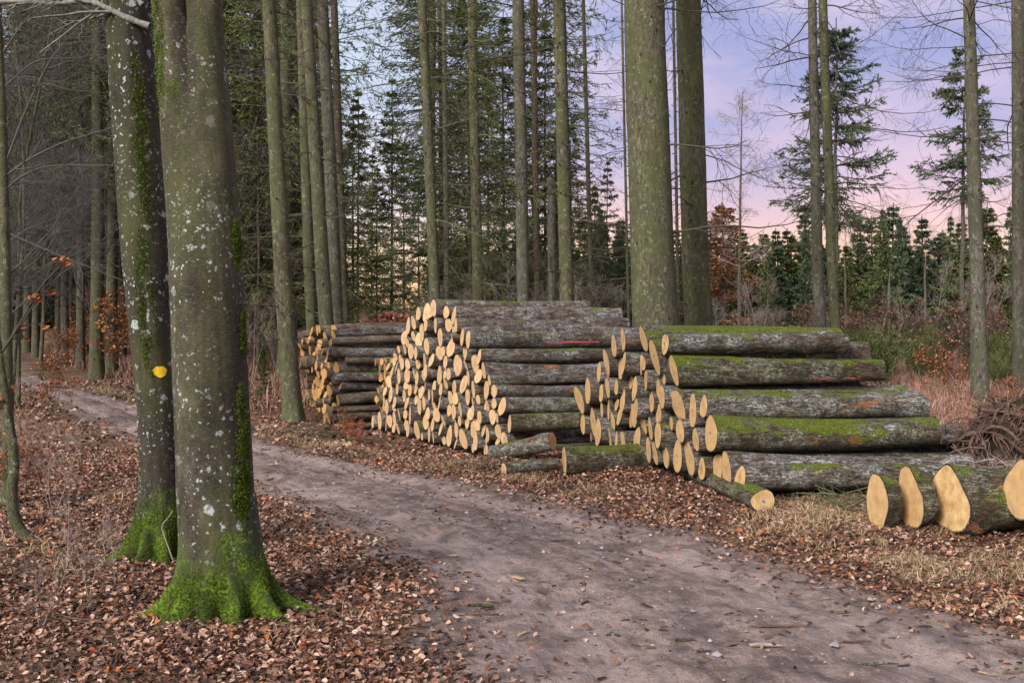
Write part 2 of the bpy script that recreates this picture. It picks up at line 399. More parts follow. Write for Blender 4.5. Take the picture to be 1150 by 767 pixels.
OLIVE = mat_bark_spruce('green spruce bark', (.058, .052, .034), (.165, .155, .095), (.088, .100, .036))
GREYB = mat_bark_spruce('grey spruce bark', (.060, .052, .042), (.19, .17, .145), (.10, .105, .06), .8)
BROWNB = mat_bark_spruce('brown spruce bark', (.035, .022, .016), (.11, .075, .055), (.07, .07, .03), .8)
TWIG = flat_mat('dead spruce twig', (.060, .050, .038), .85, 30)
TWIGG = flat_mat('green stained twig', (.095, .098, .05), .85, 30)
BTWIG = flat_mat('beech twig', (.075, .066, .064), .8, 25)
STWIG = flat_mat('sapling twig', (.26, .20, .18), .8, 25)
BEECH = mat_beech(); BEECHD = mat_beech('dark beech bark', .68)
NEEDLE = mat_leafy('spruce needles', [(0, (.042, .068, .03)), (.5, (.10, .135, .05)), (.85, (.155, .185, .065)), (1, (.22, .22, .09))])
NEEDLE2 = mat_leafy('yellow green needles', [(0, (.045, .058, .018)), (.5, (.095, .115, .032)), (1, (.17, .17, .05))])
NEEDLEF = mat_leafy('dark blue green needles', [(0, (.030, .062, .045)), (.5, (.075, .125, .075)), (.85, (.13, .17, .07)), (1, (.22, .22, .09))])
RUSTN = mat_leafy('rusty needles', [(0, (.16, .06, .02)), (1, (.35, .16, .07))])
ORANGE = mat_leafy('orange beech leaves', [(0, (.15, .045, .018)), (.5, (.32, .105, .04)), (1, (.46, .22, .10))])
REDL = mat_leafy('reddish leaves', [(0, (.20, .05, .03)), (.5, (.36, .10, .06)), (1, (.42, .18, .10))])
LITTER = mat_leafy('fallen beech leaves', [(0, (.025, .013, .009)), (.25, (.080, .034, .021)), (.48, (.18, .082, .048)), (.68, (.28, .145, .095)), (.84, (.38, .235, .17)), (.955, (.52, .37, .29)), (.965, (.30, .075, .02)), (1, (.45, .12, .02))], .6, spec=.3)
RUSTL = mat_leafy('rusty brown leaves', [(0, (.14, .06, .035)), (.6, (.27, .12, .075)), (1, (.36, .21, .14))])
STRAW = mat_leafy('dry straw', [(0, (.14, .085, .045)), (.5, (.33, .23, .13)), (1, (.52, .40, .25))])
BRACKEN = mat_leafy('dead red grass', [(0, (.12, .055, .038)), (.35, (.25, .12, .09)), (.7, (.36, .20, .15)), (1, (.46, .34, .23))])
BROOM = mat_leafy('broom green', [(0, (.05, .062, .022)), (.6, (.11, .135, .048)), (1, (.20, .205, .085))])
LOGA = mat_log('oak log bark', (.055, .042, .030), (.27, .225, .175), (.40, .43, .42), .75, .5)
LOGB = mat_log('grey log bark', (.065, .050, .042), (.31, .255, .225), (.44, .45, .46), .35, .4)
LOGC = mat_log('thin pole bark', (.06, .045, .035), (.24, .19, .15), (.30, .28, .22), .2, .8, .5)
LOGM = mat_log('mossy log bark', (.045, .036, .022), (.20, .165, .105), (.32, .34, .26), 1.9, .45)
CUTA = mat_cut('fresh oak cut', (.34, .205, .085), (.62, .435, .21), (.25, .12, .035))
CUTB = mat_cut('pale cut', (.35, .225, .12), (.62, .45, .27), (.26, .14, .06))
CUTC = mat_cut('weathered yellow cut', (.30, .14, .03), (.50, .28, .075), (.20, .08, .03))
BLUE = flat_mat('blue forester paint', (.05, .16, .45), .6)
PINK = flat_mat('pink marking paint', (.55, .09, .11), .8, 90, .6)
YELLOW = flat_mat('yellow waymark paint', (.80, .52, .02), .6, 60, .15)
MOSSF = mat_leafy('moss tufts', [(0, (.025, .045, .006)), (.5, (.08, .12, .010)), (1, (.17, .22, .022))])
EARTH = flat_mat('dark root earth', (.035, .022, .017), .95, 14, .6)
ROOT = flat_mat('root bark', (.095, .058, .042), .85, 25, .5)
CHIP = mat_leafy('bark chips', [(0, (.03, .018, .012)), (.5, (.09, .055, .035)), (.9, (.17, .11, .07)), (1, (.40, .26, .14))])

# ------------------------------------------------------------------ ground and road
def lines(fine, coarse_lo, coarse_hi):
    lo = []; x = fine[0]; st = fine[1] - fine[0]
    while x > coarse_lo: st *= 1.13; x -= st; lo.append(x)
    hi = []; x = fine[-1]; st = fine[-1] - fine[-2]
    while x < coarse_hi: st *= 1.13; x += st; hi.append(x)
    return np.r_[lo[::-1], fine, hi]
xs = lines(np.arange(-9, 5.5, .05), -900, 900)
ys = lines(np.r_[np.arange(3.5, 12, .045), np.arange(12, 22, .09), np.arange(22, 36, .25)], -60, 1500)
GX, GY = np.meshgrid(xs, ys)
GZ = height(GX, GY)
rough_road = (road_u(GX, GY) > 0) & (road_u(GX, GY) < 1)
GZ += np.where(rough_road & (GY < 20), .013 * fbm(GX * 4, GY * 4, 5) + .007 * fbm(GX * 11, GY * 11, 2), 0)
V = np.stack([GX, GY, GZ], -1).reshape(-1, 3)
ny, nx = GX.shape
ii, jj = np.meshgrid(np.arange(nx - 1), np.arange(ny - 1))
Q = np.stack([jj * nx + ii, jj * nx + ii + 1, (jj + 1) * nx + ii + 1, (jj + 1) * nx + ii], -1).reshape(-1, 4)
ctr = V[Q].mean(1)
uc = road_u(ctr[:, 0], ctr[:, 1])
wgt = by_y(UP, ctr[:, 1]) - by_y(LO, ctr[:, 1])
ed = .13 * fbm(ctr[:, 0] * 1.6, ctr[:, 1] * 1.6, 3) / np.maximum(wgt, .5)
isr = (uc > ed) & (uc < 1 + ed) & (ctr[:, 1] < 60) & (ctr[:, 1] > -8)
def sub(q):
    used, inv = np.unique(q, return_inverse=True)
    return used, inv.reshape(-1, 4)
for nm, sel, mt in (('ground', ~isr, mat_ground()), ('forest_road', isr, mat_road())):
    used, q = sub(Q[sel]); b = MB(); b.add(V[used], q=q); me = b.mesh(nm, mt)
    if nm == 'forest_road':
        ru = road_u(V[used, 0], V[used, 1]); a = me.attributes.new('across', 'FLOAT', 'POINT'); a.data.foreach_set('value', ru.astype(np.float32))
        a = me.attributes.new('track', 'FLOAT_VECTOR', 'POINT'); a.data.foreach_set('vector', np.c_[ru * 3, np.hypot(V[used, 0], V[used, 1]) * 1.0, ru * 0].astype(np.float32).ravel())
    o = ob(nm, me)
    tag(o, 'leaf covered forest floor' if nm == 'ground' else 'rutted mauve grey gravel track curving through the wood', kind='structure')

# ------------------------------------------------------------------ loose cover
def scatter(n, x0, x1, y0, y1, dens, rng=R):
    x = rng.uniform(x0, x1, n); y = rng.uniform(y0, y1, n)
    k = rng.random(n) < dens(x, y); x = x[k]; y = y[k]
    return x, y, height(x, y)
def infr(x, y, m=.06): return (np.abs(x) < (.48 + m) * y + .3)
def leaves_mesh(mb, x, y, z, size, rng=R, lift=.02, tilt=.45):
    n = len(x); s = size * rng.uniform(.45, 1.4, n)
    yaw = rng.uniform(0, 2 * PI, n); nrm = norm(np.c_[rng.normal(0, tilt, n), rng.normal(0, tilt, n), np.ones(n)])
    a = np.c_[np.cos(yaw), np.sin(yaw), np.zeros(n)]; a = norm(a - (a * nrm).sum(1)[:, None] * nrm); b = np.cross(nrm, a)
    c = np.c_[x, y, z + rng.uniform(.002, lift, n)]
    w = s * rng.uniform(.25, .4, n); cu = rng.uniform(-.1, .35, n) * s; cl = rng.uniform(-.2, .3, n) * s
    S = s[:, None]; W = w[:, None]
    p0 = c - a * S * .5 + nrm * cl[:, None] * .5; p1 = c + a * S * .5 + nrm * cl[:, None]
    l1 = c - a * S * .12 + b * W + nrm * cu[:, None]; l2 = c + a * S * .25 + b * W * .8 + nrm * cu[:, None]
    r1 = c - a * S * .12 - b * W + nrm * cu[:, None]; r2 = c + a * S * .25 - b * W * .8 + nrm * cu[:, None]
    Vv = np.stack([p0, l1, l2, p1, r2, r1], 1).reshape(-1, 3)
    i = np.arange(n)[:, None] * 6
    q = np.concatenate([i + np.array([0, 1, 2, 3]), i + np.array([0, 3, 4, 5])])
    mb.add(Vv, q=q)
def offroad(x, y):
    u = road_u(x, y); w = by_y(UP, y) - by_y(LO, y)
    return np.maximum(-u, u - 1) * w           # metres outside the road, negative inside
mb = MB()
def dl(x, y):
    d = offroad(x, y); base = 1 / (1 + np.exp(-(d + .05 + .16 * fbm(x * 1.5, y * 1.5, 3)) / .13))
    right = (road_u(x, y) > 1)
    return infr(x, y) * (base * np.where(right, .85, 1.) * np.clip(.75 + .5 * fbm(x * 2.2, y * 2.2, 3), .25, 1) + .006)
x, y, z = scatter(300000, -6, 5.5, 4.2, 13.5, dl); leaves_mesh(mb, x, y, z, .036, lift=.025, tilt=.5)
x, y, z = scatter(90000, -14, 9, 13.5, 26, lambda x, y: dl(x, y) * .55); leaves_mesh(mb, x, y, z, .065, lift=.04)
tag(ob('leaf_litter', mb.mesh('leaf_litter', LITTER, False)), 'fallen pinkish brown beech leaves carpeting both verges', 'leaves', kind='stuff')

def blades(mb, x, y, z, h, w, lean=.35, rng=R):
    n = len(x); yaw = rng.uniform(0, 2 * PI, n); hh = h * rng.uniform(.45, 1.2, n)
    a = np.c_[np.cos(yaw), np.sin(yaw), np.zeros(n)] * (w * rng.uniform(.6, 1.2, n))[:, None]
    ld = rng.uniform(0, 2 * PI, n); le = (hh * lean * rng.uniform(.2, 1.8, n))[:, None]
    l = np.c_[np.cos(ld), np.sin(ld), np.zeros(n)] * le
    b = np.c_[x, y, z - .01]; up = np.zeros((n, 3)); up[:, 2] = hh
    m1 = b + l * .35 + up * .55; tp = b + l * 1.3 + up * np.clip(1 - (le / hh[:, None]) * .45, .2, 1)
    Vv = np.stack([b - a, b + a, m1 + a * .8, m1 - a * .8, tp], 1).reshape(-1, 3); i = np.arange(n)[:, None] * 5
    mb.add(Vv, q=i + np.array([0, 1, 2, 3]), t=i + np.array([3, 2, 4]))
def tufts(mb, x, y, per, spread, h, w, lean=.5, rng=R):
    n = len(x); xx = np.repeat(x, per) + rng.normal(0, spread, n * per); yy = np.repeat(y, per) + rng.normal(0, spread, n * per)
    hs = np.repeat(rng.uniform(.5, 1.3, n), per)
    blades(mb, xx, yy, height(xx, yy), h * hs, w, lean, rng)
# straw-coloured grass on the verges
mb = MB()
def dg(x, y):
    d = offroad(x, y); r = road_u(x, y) > 1
    return infr(x, y) * np.where(r, np.exp(-((d - .55) / .42) ** 2) * 1. * (fbm(x * 1.1, y * 1.1, 2) > -.3), np.exp(-((d - 1.4) / 1.3) ** 2) * np.where(y > 7.2, .7, .4) * (fbm(x * .9, y * .9, 2) > -.1)) * (d > .1)
x, y, _ = scatter(15000, -14, 5, 5.5, 24, dg); tufts(mb, x, y, 15, .06, .11, .0032, 1.3)
x, y, _ = scatter(5000, 2.0, 5.5, 7.0, 10.5, lambda x, y: infr(x, y) * (offroad(x, y) > .3) * .22 * (fbm(x * 2, y * 2, 3) > -.05)); tufts(mb, x, y, 18, .05, .12, .0025, 1.2)
tag(ob('dry_grass', mb.mesh('dry_grass', STRAW, False)), 'bleached dry grass tufts along the track verges', 'grass', kind='stuff')
# a few green blades by the left verge
mb = MB()
x, y, _ = scatter(500, -9, -5, 14, 22, lambda x, y: (np.abs(offroad(x, y) - .35) < .3) * (road_u(x, y) > 1) * .8); tufts(mb, x, y, 14, .07, .10, .005, .8)
x, y, _ = scatter(90, -3.2, -1.9, 4.8, 5.6, lambda x, y: x * 0 + .25); tufts(mb, x, y, 8, .03, .07, .002, .8)
tag(ob('green_grass', mb.mesh('green_grass', BROOM, False)), 'short green grass beside the far track edge', 'grass', kind='stuff')
# red-brown dead grass of the clearing and the wood floor
mb = MB()
def dc(x, y):
    return infr(x, y) * (offroad(x, y) > 1.6) * ~((np.abs(x - 3.6) < 2.2) & (y < 16.5)) * np.clip(1.1 + .8 * fbm(x * .35, y * .35, 2), .15, 1)
x, y, _ = scatter(15000, 3, 18, 12.5, 34, dc); tufts(mb, x, y, 9, .10, .42, .0065, .45)
x, y, _ = scatter(9000, 1, 34, 34, 70, dc); tufts(mb, x, y, 6, .2, .6, .013, .45)
x, y, _ = scatter(9000, -22, 3, 17.5, 48, lambda x, y: dc(x, y) * (road_u(x, y) > 1) * .8); tufts(mb, x, y, 8, .12, .40, .008, .6)
x, y, _ = scatter(3500, -24, -6, 14, 48, lambda x, y: infr(x, y) * (road_u(x, y) < -.4) * .8); tufts(mb, x, y, 8, .12, .3, .008, .7)
tag(ob('dead_grass', mb.mesh('dead_grass', BRACKEN, False)), 'tall reddish brown dead grass filling the clearing', 'grass', kind='stuff')

# bark chips and twigs littering the track
mb = MB()
x, y, z = scatter(16000, -8, 3.6, 4.4, 16, lambda x, y: infr(x, y) * (offroad(x, y) < .35) * (.25 + .75 * (offroad(x, y) > -.7)))
n = len(x); yaw = R.uniform(-.9, .9, n); L = R.gamma(1.3, .012, n) + .005; W = L * R.uniform(.08, .35, n) + .0015; H = R.uniform(.002, .007, n)
a = np.c_[np.cos(yaw), np.sin(yaw), R.normal(0, .12, n)] * L[:, None]; b = np.c_[-np.sin(yaw), np.cos(yaw), np.zeros(n)] * W[:, None]; u = np.c_[np.zeros(n), np.zeros(n), H]
c = np.c_[x, y, z + .002]
P8 = np.stack([c - a - b * .5, c + a * .9 - b, c + a + b * .6, c - a * .8 + b, c - a * .8 - b * .4 + u, c + a * .8 - b * .7 + u, c + a * .85 + b * .5 + u, c - a * .7 + b * .8 + u], 1).reshape(-1, 3)
i = np.arange(n)[:, None] * 8
mb.add(P8, q=np.concatenate([i + np.array(f) for f in ([4, 5, 6, 7], [0, 1, 5, 4], [1, 2, 6, 5], [2, 3, 7, 6], [3, 0, 4, 7])]))
tag(ob('bark_chips', mb.mesh('bark_chips', CHIP, False)), 'small bark chips and splinters strewn over the track', 'debris', kind='stuff')
# small stones
mb = MB()
x, y, z = scatter(7000, -8, 3.6, 4.4, 14, lambda x, y: infr(x, y) * (offroad(x, y) < .1) * (.2 + .8 * (np.abs(road_u(x, y) - .5) < .16)))
n = len(x); s_ = R.gamma(2., .0035, n) + .003
oct_ = np.array([(1, 0, 0), (0, 1, 0), (-1, 0, 0), (0, -1, 0), (0, 0, .7)])
P5 = (np.c_[x, y, z][:, None] + oct_[None] * (s_[:, None] * R.uniform(.6, 1.4, (n, 5)))[..., None]).reshape(-1, 3); i = np.arange(n)[:, None] * 5
mb.add(P5, t=np.concatenate([i + np.array(f) for f in ([0, 1, 4], [1, 2, 4], [2, 3, 4], [3, 0, 4])]))
STONE = mat_leafy('road stones', [(0, (.08, .065, .065)), (.6, (.22, .18, .18)), (1, (.42, .37, .38))])
tag(ob('gravel', mb.mesh('gravel', STONE, True)), 'small loose stones pressed into the track', 'gravel', kind='stuff')

# ------------------------------------------------------------------ logs
def log_mesh(name, L, r, bark, cut, seed, slant=0., slant_z=0., taper=.12, point=0., n=36, m=26, bend=.02):
    g = np.random.default_rng(seed)
    th = np.arange(n) * 2 * PI / n; tx = np.linspace(0, 1, m)
    TH, TX = np.meshgrid(th, tx)
    cx, sx = np.cos(TH), np.sin(TH)
    rad = r * (1 - taper * TX) * (1 + .07 * np.cos(2 * TH + g.uniform(0, 6)) + .05 * np.cos(3 * TH + g.uniform(0, 6) + TX) + .05 * vn(cx * 1.5 + TX * L * 1.1 + seed, sx * 1.5 + 9) + .018 * vn(cx * 6 + TX * L * 9, sx * 6 + seed))
    for _ in range(g.integers(1, 4)):      # branch swellings
        t0, x0 = g.uniform(0, 2 * PI), g.uniform(.15, .9)
        dd = np.angle(np.exp(1j * (TH - t0)))
        rad *= 1 + .16 * np.exp(-(dd / .3) ** 2 - ((TX - x0) * L / .09) ** 2)
    by = bend * L * np.sin(TX * PI) * g.uniform(-1, 1); bz = bend * L * np.sin(TX * PI) * g.uniform(-1, .4)
    Yc = rad * cx + by; Zc = rad * sx + bz
    X = TX * L
    e0 = (1 - TX) ** 6; 
    if point:
        e1 = np.exp(-X / .10) if L < .6 else np.exp(-X / .16)
        zr = np.clip(Zc / r, -1, 1); Yc = Yc * (1 - e1 * point * np.clip((zr - .05) / .95, 0, 1)); Zc = Zc * (1 + .10 * e1 * np.clip(zr, 0, 1) * (zr > .6))
    X = X + e0 * (slant * Yc + slant_z * Zc)
    b = MB(); Vv = np.stack([X, Yc, Zc], -1)
    i, j = np.meshgrid(np.arange(n), np.arange(m - 1)); i2 = (i + 1) % n
    q = np.stack([j * n + i, (j + 1) * n + i, (j + 1) * n + i2, j * n + i2], -1)
    b.add(Vv.reshape(-1, 3), q=q)
    e = Vv[-1]; ce = e.mean(0); k = np.arange(n)
    b.add(np.vstack([e, ce[None]]), t=np.stack([k, (k + 1) % n, np.full(n, n)], -1)[:, ::-1], m=1)
    body = b.mesh(name, [bark, cut])
    f = MB(); e = Vv[0]; ce = e.mean(0)
    rings = [ce[None]] + [ce + (e - ce) * s * 1.0 for s in (.35, .7, .945, .99)]
    rough = .004 * r / .15
    off = np.array([-.003, 0, 0])
    Vf = np.vstack([rings[0]] + rings[1:]) + off
    Vf[-n:, 0] += .001
    t = np.stack([np.zeros(n, int), 1 + (k + 1) % n, 1 + k], -1)
    qs = []
    for s_i in range(3):
        b0 = 1 + s_i * n; b1 = b0 + n
        qs.append(np.stack([b0 + k, b0 + (k + 1) % n, b1 + (k + 1) % n, b1 + k], -1))
    f.add(Vf, q=np.concatenate(qs[:2]), t=t); f.n = 0; f.add(np.zeros((0, 3)), q=qs[2], m=1); f.n = len(Vf)
    face = f.mesh(name + '_cut_face', [cut, bark], False)
    return body, face

ORD = ['zeroth', 'first', 'second', 'third', 'fourth', 'fifth', 'sixth', 'seventh', 'eighth', 'ninth', 'tenth', 'eleventh', 'twelfth', 'thirteenth', 'fourteenth', 'fifteenth', 'sixteenth', 'seventeenth', 'eighteenth', 'nineteenth', 'twentieth', 'twenty-first', 'twenty-second', 'twenty-third', 'twenty-fourth']
def dot_mesh():
    g = np.random.default_rng(5); n = 14; th = np.arange(n) * 2 * PI / n
    rr = .013 * g.uniform(.6, 1.3, n)
    v = np.vstack([[0, 0, 0], np.c_[np.zeros(n), rr * np.cos(th), rr * np.sin(th)]])
    k = np.arange(n); b = MB(); b.add(v, t=np.stack([np.zeros(n, int), 1 + (k + 1) % n, 1 + k], -1)); return b.mesh('paint_dot', BLUE)
DOT = dot_mesh()

class Pile:
    def __init__(s, P0, adeg, bdeg=None):
        s.P0 = np.array(P0, float); s.a = math.radians(adeg); s.b = math.radians(adeg if bdeg is None else bdeg)
        s.ax = np.array([math.cos(s.a), math.sin(s.a)]); s.u = np.array([-math.sin(s.b), math.cos(s.b)])
    def solve(s, px, py, j=0.):
        k = (px - CX) / F; a = s.a; b = s.b
        t = (s.P0[0] + math.cos(a) * j - k * (s.P0[1] + math.sin(a) * j)) / (math.sin(b) + k * math.cos(b))
        Y = s.P0[1] + math.cos(b) * t + math.sin(a) * j
        return t, CAMZ - (py - HY) * Y / F, Y
    def pos(s, t, z, j=0.):
        p = s.P0 + s.u * t + s.ax * j; return (p[0], p[1], z)
def pix(p): return (CX + F * p[0] / p[1], HY - F * (p[2] - CAMZ) / p[1])

def overlap_relax(C, fixed=0, it=120, zmin=None):
    """C rows t,z,r: push overlapping circles apart."""
    C = C.copy(); O = C.copy()
    for _ in range(it):
        d = C[:, None, :2] - C[None, :, :2]; D = np.hypot(d[..., 0], d[..., 1]) + np.eye(len(C)) * 9
        ov = np.maximum(0, (C[:, None, 2] + C[None, :, 2]) * .985 - D)
        C[:, :2] += (d / D[..., None] * ov[..., None] * .25).sum(1)
        C[:, :2] += (O[:, :2] - C[:, :2]) * .01
        if zmin is not None: C[:, 1] = np.maximum(C[:, 1], zmin(C[:, 0]) + C[:, 2])
    return C
def pack(C, n, rfun, inside, zmin, trange, rng):
    C = [tuple(c) for c in C]
    for _ in range(n):
        r = rfun(rng); A = np.array(C) if C else np.zeros((0, 3))
        cand = []
        for t in rng.uniform(trange[0], trange[1], 30):
            cand.append((t, zmin(t) + r))
        for i in range(len(A)):
            R1 = A[i, 2] + r
            d = np.hypot(A[:, 0] - A[i, 0], A[:, 1] - A[i, 1])
            for j in np.where((d > 0) & (d < R1 + A[:, 2] + r))[0]:
                if j <= i: continue
                R2 = A[j, 2] + r; D = d[j]; a = (R1 * R1 - R2 * R2 + D * D) / (2 * D); h2 = R1 * R1 - a * a
                if h2 < 0: continue
                h = math.sqrt(h2); ex, ez = (A[j, 0] - A[i, 0]) / D, (A[j, 1] - A[i, 1]) / D
                for sg in (1, -1):
                    cand.append((A[i, 0] + a * ex - sg * h * ez, A[i, 1] + a * ez + sg * h * ex))
            zf = zmin(A[i, 0]) + r; dz = zf - A[i, 1]
            if abs(dz) < R1:
                w = math.sqrt(R1 * R1 - dz * dz); cand += [(A[i, 0] + w, zf), (A[i, 0] - w, zf)]
        ca = np.array(cand); ok = inside(ca[:, 0], ca[:, 1], r) & (ca[:, 1] >= np.array([zmin(t) for t in ca[:, 0]]) + r - 1e-4)
        ca = ca[ok]
        if not len(ca): continue
        if len(A):
            D = np.hypot(ca[:, None, 0] - A[None, :, 0], ca[:, None, 1] - A[None, :, 1]) - A[None, :, 2] - r
            ca = ca[(D > -.004).all(1)]
        if not len(ca): continue
        k = np.argmin(ca[:, 1] + rng.uniform(0, .12, len(ca)))
        C.append((ca[k, 0], ca[k, 1], r))
    return np.array(C)

def label_pile(C, names, poly):
    """tiers from the ground up, then order from the left of the stack, in the photo's sense."""
    o = np.argsort(C[:, 1]); tiers = np.array_split(o, max(1, round(len(C) / 13)))
    lab = {}
    for ti, ix in enumerate(tiers):
        ix = sorted(ix, key=lambda i: -C[i, 0])
        for k, i in enumerate(ix):
            sz = 'thick' if C[i, 2] > np.quantile(C[:, 2], .7) else 'thin' if C[i, 2] < np.quantile(C[:, 2], .3) else 'medium'
            tt = 'top' if ti == len(tiers) - 1 else 'lowest' if ti == 0 else ORD[ti + 1]
            lab[i] = f'{sz} {names}, {ORD[k + 1] if k < 20 else "last"} from the left in its {tt} tier'
    return lab

# --- the front stack, each cut end where the photo shows it (x, y, height in the enlarged crop)
fr = [(206,123,85),(274,120,100),(345,138,80),(181,173,80),(151,197,100),(311,178,125),(126,231,80),(194,208,85),(210,213,85),(374,222,125),(96,298,105),(127,310,70),(161,280,80),(187,285,60),(198,308,80),(245,284,85),(292,275,80),(314,287,75),(343,318,90),(66,343,105),(82,383,75),(137,350,55),(158,362,75),(108,400,105),(268,347,75),(298,345,80),(377,335,125),(318,372,85),(440,362,120),(473,352,80),(187,383,75),(173,405,65),(242,387,95),(142,450,110),(495,432,140),(293,425,80),(395,418,90),(262,420,65),(321,452,90),(155,478,85),(198,467,80),(210,473,90),(447,450,90),(252,490,115),(268,500,90),(393,520,115),(303,508,85),(349,522,85),(432,535,120),(462,545,85),(518,545,115),(538,553,120),(587,580,95)]
front = Pile((2.07, 9.8), 6.5, 18)
C = []; J = []; RJ = np.random.default_rng(12)
for (a, b, h) in fr:
    px = 630 + a * .3388; py = 340 + b * .3390
    j = RJ.uniform(-.05, .05); t, z, Y = front.solve(px, py, j)
    C.append((t, z, h * .3390 * .5 * Y / F * (.78 if (a, b) == (374, 222) else .93))); J.append(j)
C = np.array(C)
big = {(374,222,125): 'mossy', (495,432,140): 'near', (274,120,100): 'top'}
C = overlap_relax(C, zmin=lambda t: np.full_like(t, .10), it=18)
n_named = len(C)
# more logs behind and between, so that the stack carries itself
prof = lambda t: np.interp(t, [-.3, .3, .8, 1.3, 2.0, 2.7, 3.4, 3.9], [.4, .55, .9, 1.2, 1.4, 1.4, 1.0, .6])
C = pack(C, 26, lambda g: g.uniform(.055, .12), lambda t, z, r: (t > .2) & (t < 3.9) & (z + r < prof(t) - .05), lambda t: .12, (0.2, 3.9), np.random.default_rng(2))
hand = {9: 'thick log with bright green moss along its back, high on the front stack', 34: 'widest mossy log with a blue dot, near end of the front stack',
        1: 'mossy topmost log of the front stack with a slanting cut', 5: 'large leaning oval log end just under the top of the front stack',
        51: 'thick bottom log with green moss patch, right above the round pole end', 52: 'thick lowest log nearest the track, resting above the round pole end',
        28: 'long pale log end above the wide mossy log with the blue dot', 19: 'tall oval log end at the far left foot of the front stack'}
lab = label_pile(C, 'log of the front stack', None)
frontlogs = []
right_end = {9: 990, 1: 945, 34: 1047, 51: 1085, 52: 1080, 28: 1038, 29: 1000, 2: 950}
for i, (t, z, r) in enumerate(C):
    j = J[i] if i < n_named else RJ.uniform(.0, .08)
    p = front.pos(t, z, j)
    L = R.uniform(2.55, 2.8) if z < .9 else R.uniform(2.2, 2.4)
    if i in right_end:
        k = (right_end[i] - CX) / F; L = (k * p[1] - p[0]) / (front.ax[0] - k * front.ax[1])
    bark = LOGM if i in (9, 34, 1) else (LOGA if i % 3 else LOGB)
    body, face = log_mesh('log', L, r, bark, CUTA, 100 + i, slant=R.normal(0, .05), slant_z=R.normal(0, .1) if i not in (9, 5, 1) else -.22, taper=R.uniform(.22, .34) if r > .14 else R.uniform(.08, .2), n=44, m=40)
    o = ob('log', body, None, p, (0, R.normal(0, .004), front.a + R.normal(0, .012)))
    tag(o, hand.get(i, lab[i]), 'log', 'logs in the front stack')
    ob('cut_face', face, o)
    if i in (34, 45, 28, 5, 23, 43, 46, 2, 10, 49):
        ob('paint_dot', DOT, o, (-.012, .0, .01))
    frontlogs.append((o, r, L))

def paint_strip(o, r, L, x0, x1, ang0, ang1, w=.012):
    n = 24; t = np.linspace(0, 1, n); x = x0 + (x1 - x0) * t; a = ang0 + (ang1 - ang0) * t + .05 * np.sin(t * 9)
    g = np.random.default_rng(int(x0 * 100)); me = o.data
    co = np.array([v.co for v in me.vertices]); b = MB(); Vv = []
    for k in range(n):
        for s in (-1, 1):
            ww = w * g.uniform(.5, 1.3) * s
            aa = a[k] + ww / r
            m = np.argmin((co[:, 0] - x[k]) ** 2 + (co[:, 1] - r * math.cos(aa)) ** 2 + (co[:, 2] - r * math.sin(aa)) ** 2)
            rr = math.hypot(co[m, 1], co[m, 2]) + .003
            Vv.append((x[k] + ww * .3, rr * math.cos(aa), rr * math.sin(aa)))
    k = np.arange(n - 1) * 2
    b.add(Vv, q=np.stack([k, k + 1, k + 3, k + 2], -1)); ob('paint_mark', b.mesh('paint_mark', PINK), o)
UPF = PI + .5     # the side of a log that faces the camera (its local -Y)
for idx, xa, xb, a0, a1 in ((9, 1.45, 1.8, PI * 1.18, PI * 1.38), (9, 1.85, 2.05, PI * 1.2, PI * 1.36)):
    o, r, L = frontlogs[idx]; paint_strip(o, r * .93, L, xa, xb, a0, a1, .008)

# --- the middle stack
mid = Pile((-.1, 13.6), 21, 30)
seeds = [(350,223,75),(425,430,92),(490,498,85),(520,570,75),(473,600,70),(430,612,65),(395,295,68),(380,640,85),(330,640,90),(208,95,70),(180,115,80),(145,120,60),(160,195,80),(105,170,75),(450,540,65),(300,165,60),(270,165,62),(125,155,60),(88,215,65)]
C = []; J = []
for (a, b, h) in seeds:
    j = R.uniform(-.06, .06); t, z, Y = mid.solve(430 + a * .2738, 320 + b * .2738, j); C.append((t, z, h * .2738 * .5 * Y / F * .97)); J.append(j)
C = overlap_relax(np.array(C), zmin=lambda t: np.full_like(t, -.14))
poly = np.array([mid.solve(px, py)[:2] for px, py in [(572, 520), (578, 478), (552, 430), (536, 380), (512, 348), (490, 338), (470, 350), (452, 378), (438, 410), (431, 440), (430, 497)]])
pt = poly[:, 0]; pz = poly[:, 1]; o_ = np.argsort(pt)
def mprof(t): return np.interp(t, pt[o_], np.maximum(pz[o_], .1))
ns = len(C)
C = pack(C, 150, lambda g: float(np.clip(g.normal(.094, .022), .058, .15)), lambda t, z, r: (t > -.25 + r) & (t < 4.4 - r) & (z + r * .6 < mprof(t)), lambda t: -.16, (-.1, 4.3), np.random.default_rng(4))
lab = label_pile(C, 'log of the middle stack', None)
hand = {1: 'thick red marked log with torn pale end on the near side of the middle stack', 2: 'thick log below the torn pale end, near side of the middle stack', 3: 'green mossed lowest long log on the near side of the middle stack', 0: 'round pale log end high on the near corner of the middle stack'}
midvar = [log_mesh('log', 2.45, .1, (LOGA, LOGB, LOGB)[k % 3], CUTB, 300 + k, slant=R.normal(0, .12), slant_z=R.normal(0, .12), taper=R.uniform(.05, .2), n=28, m=24) for k in range(14)]
midlogs = []
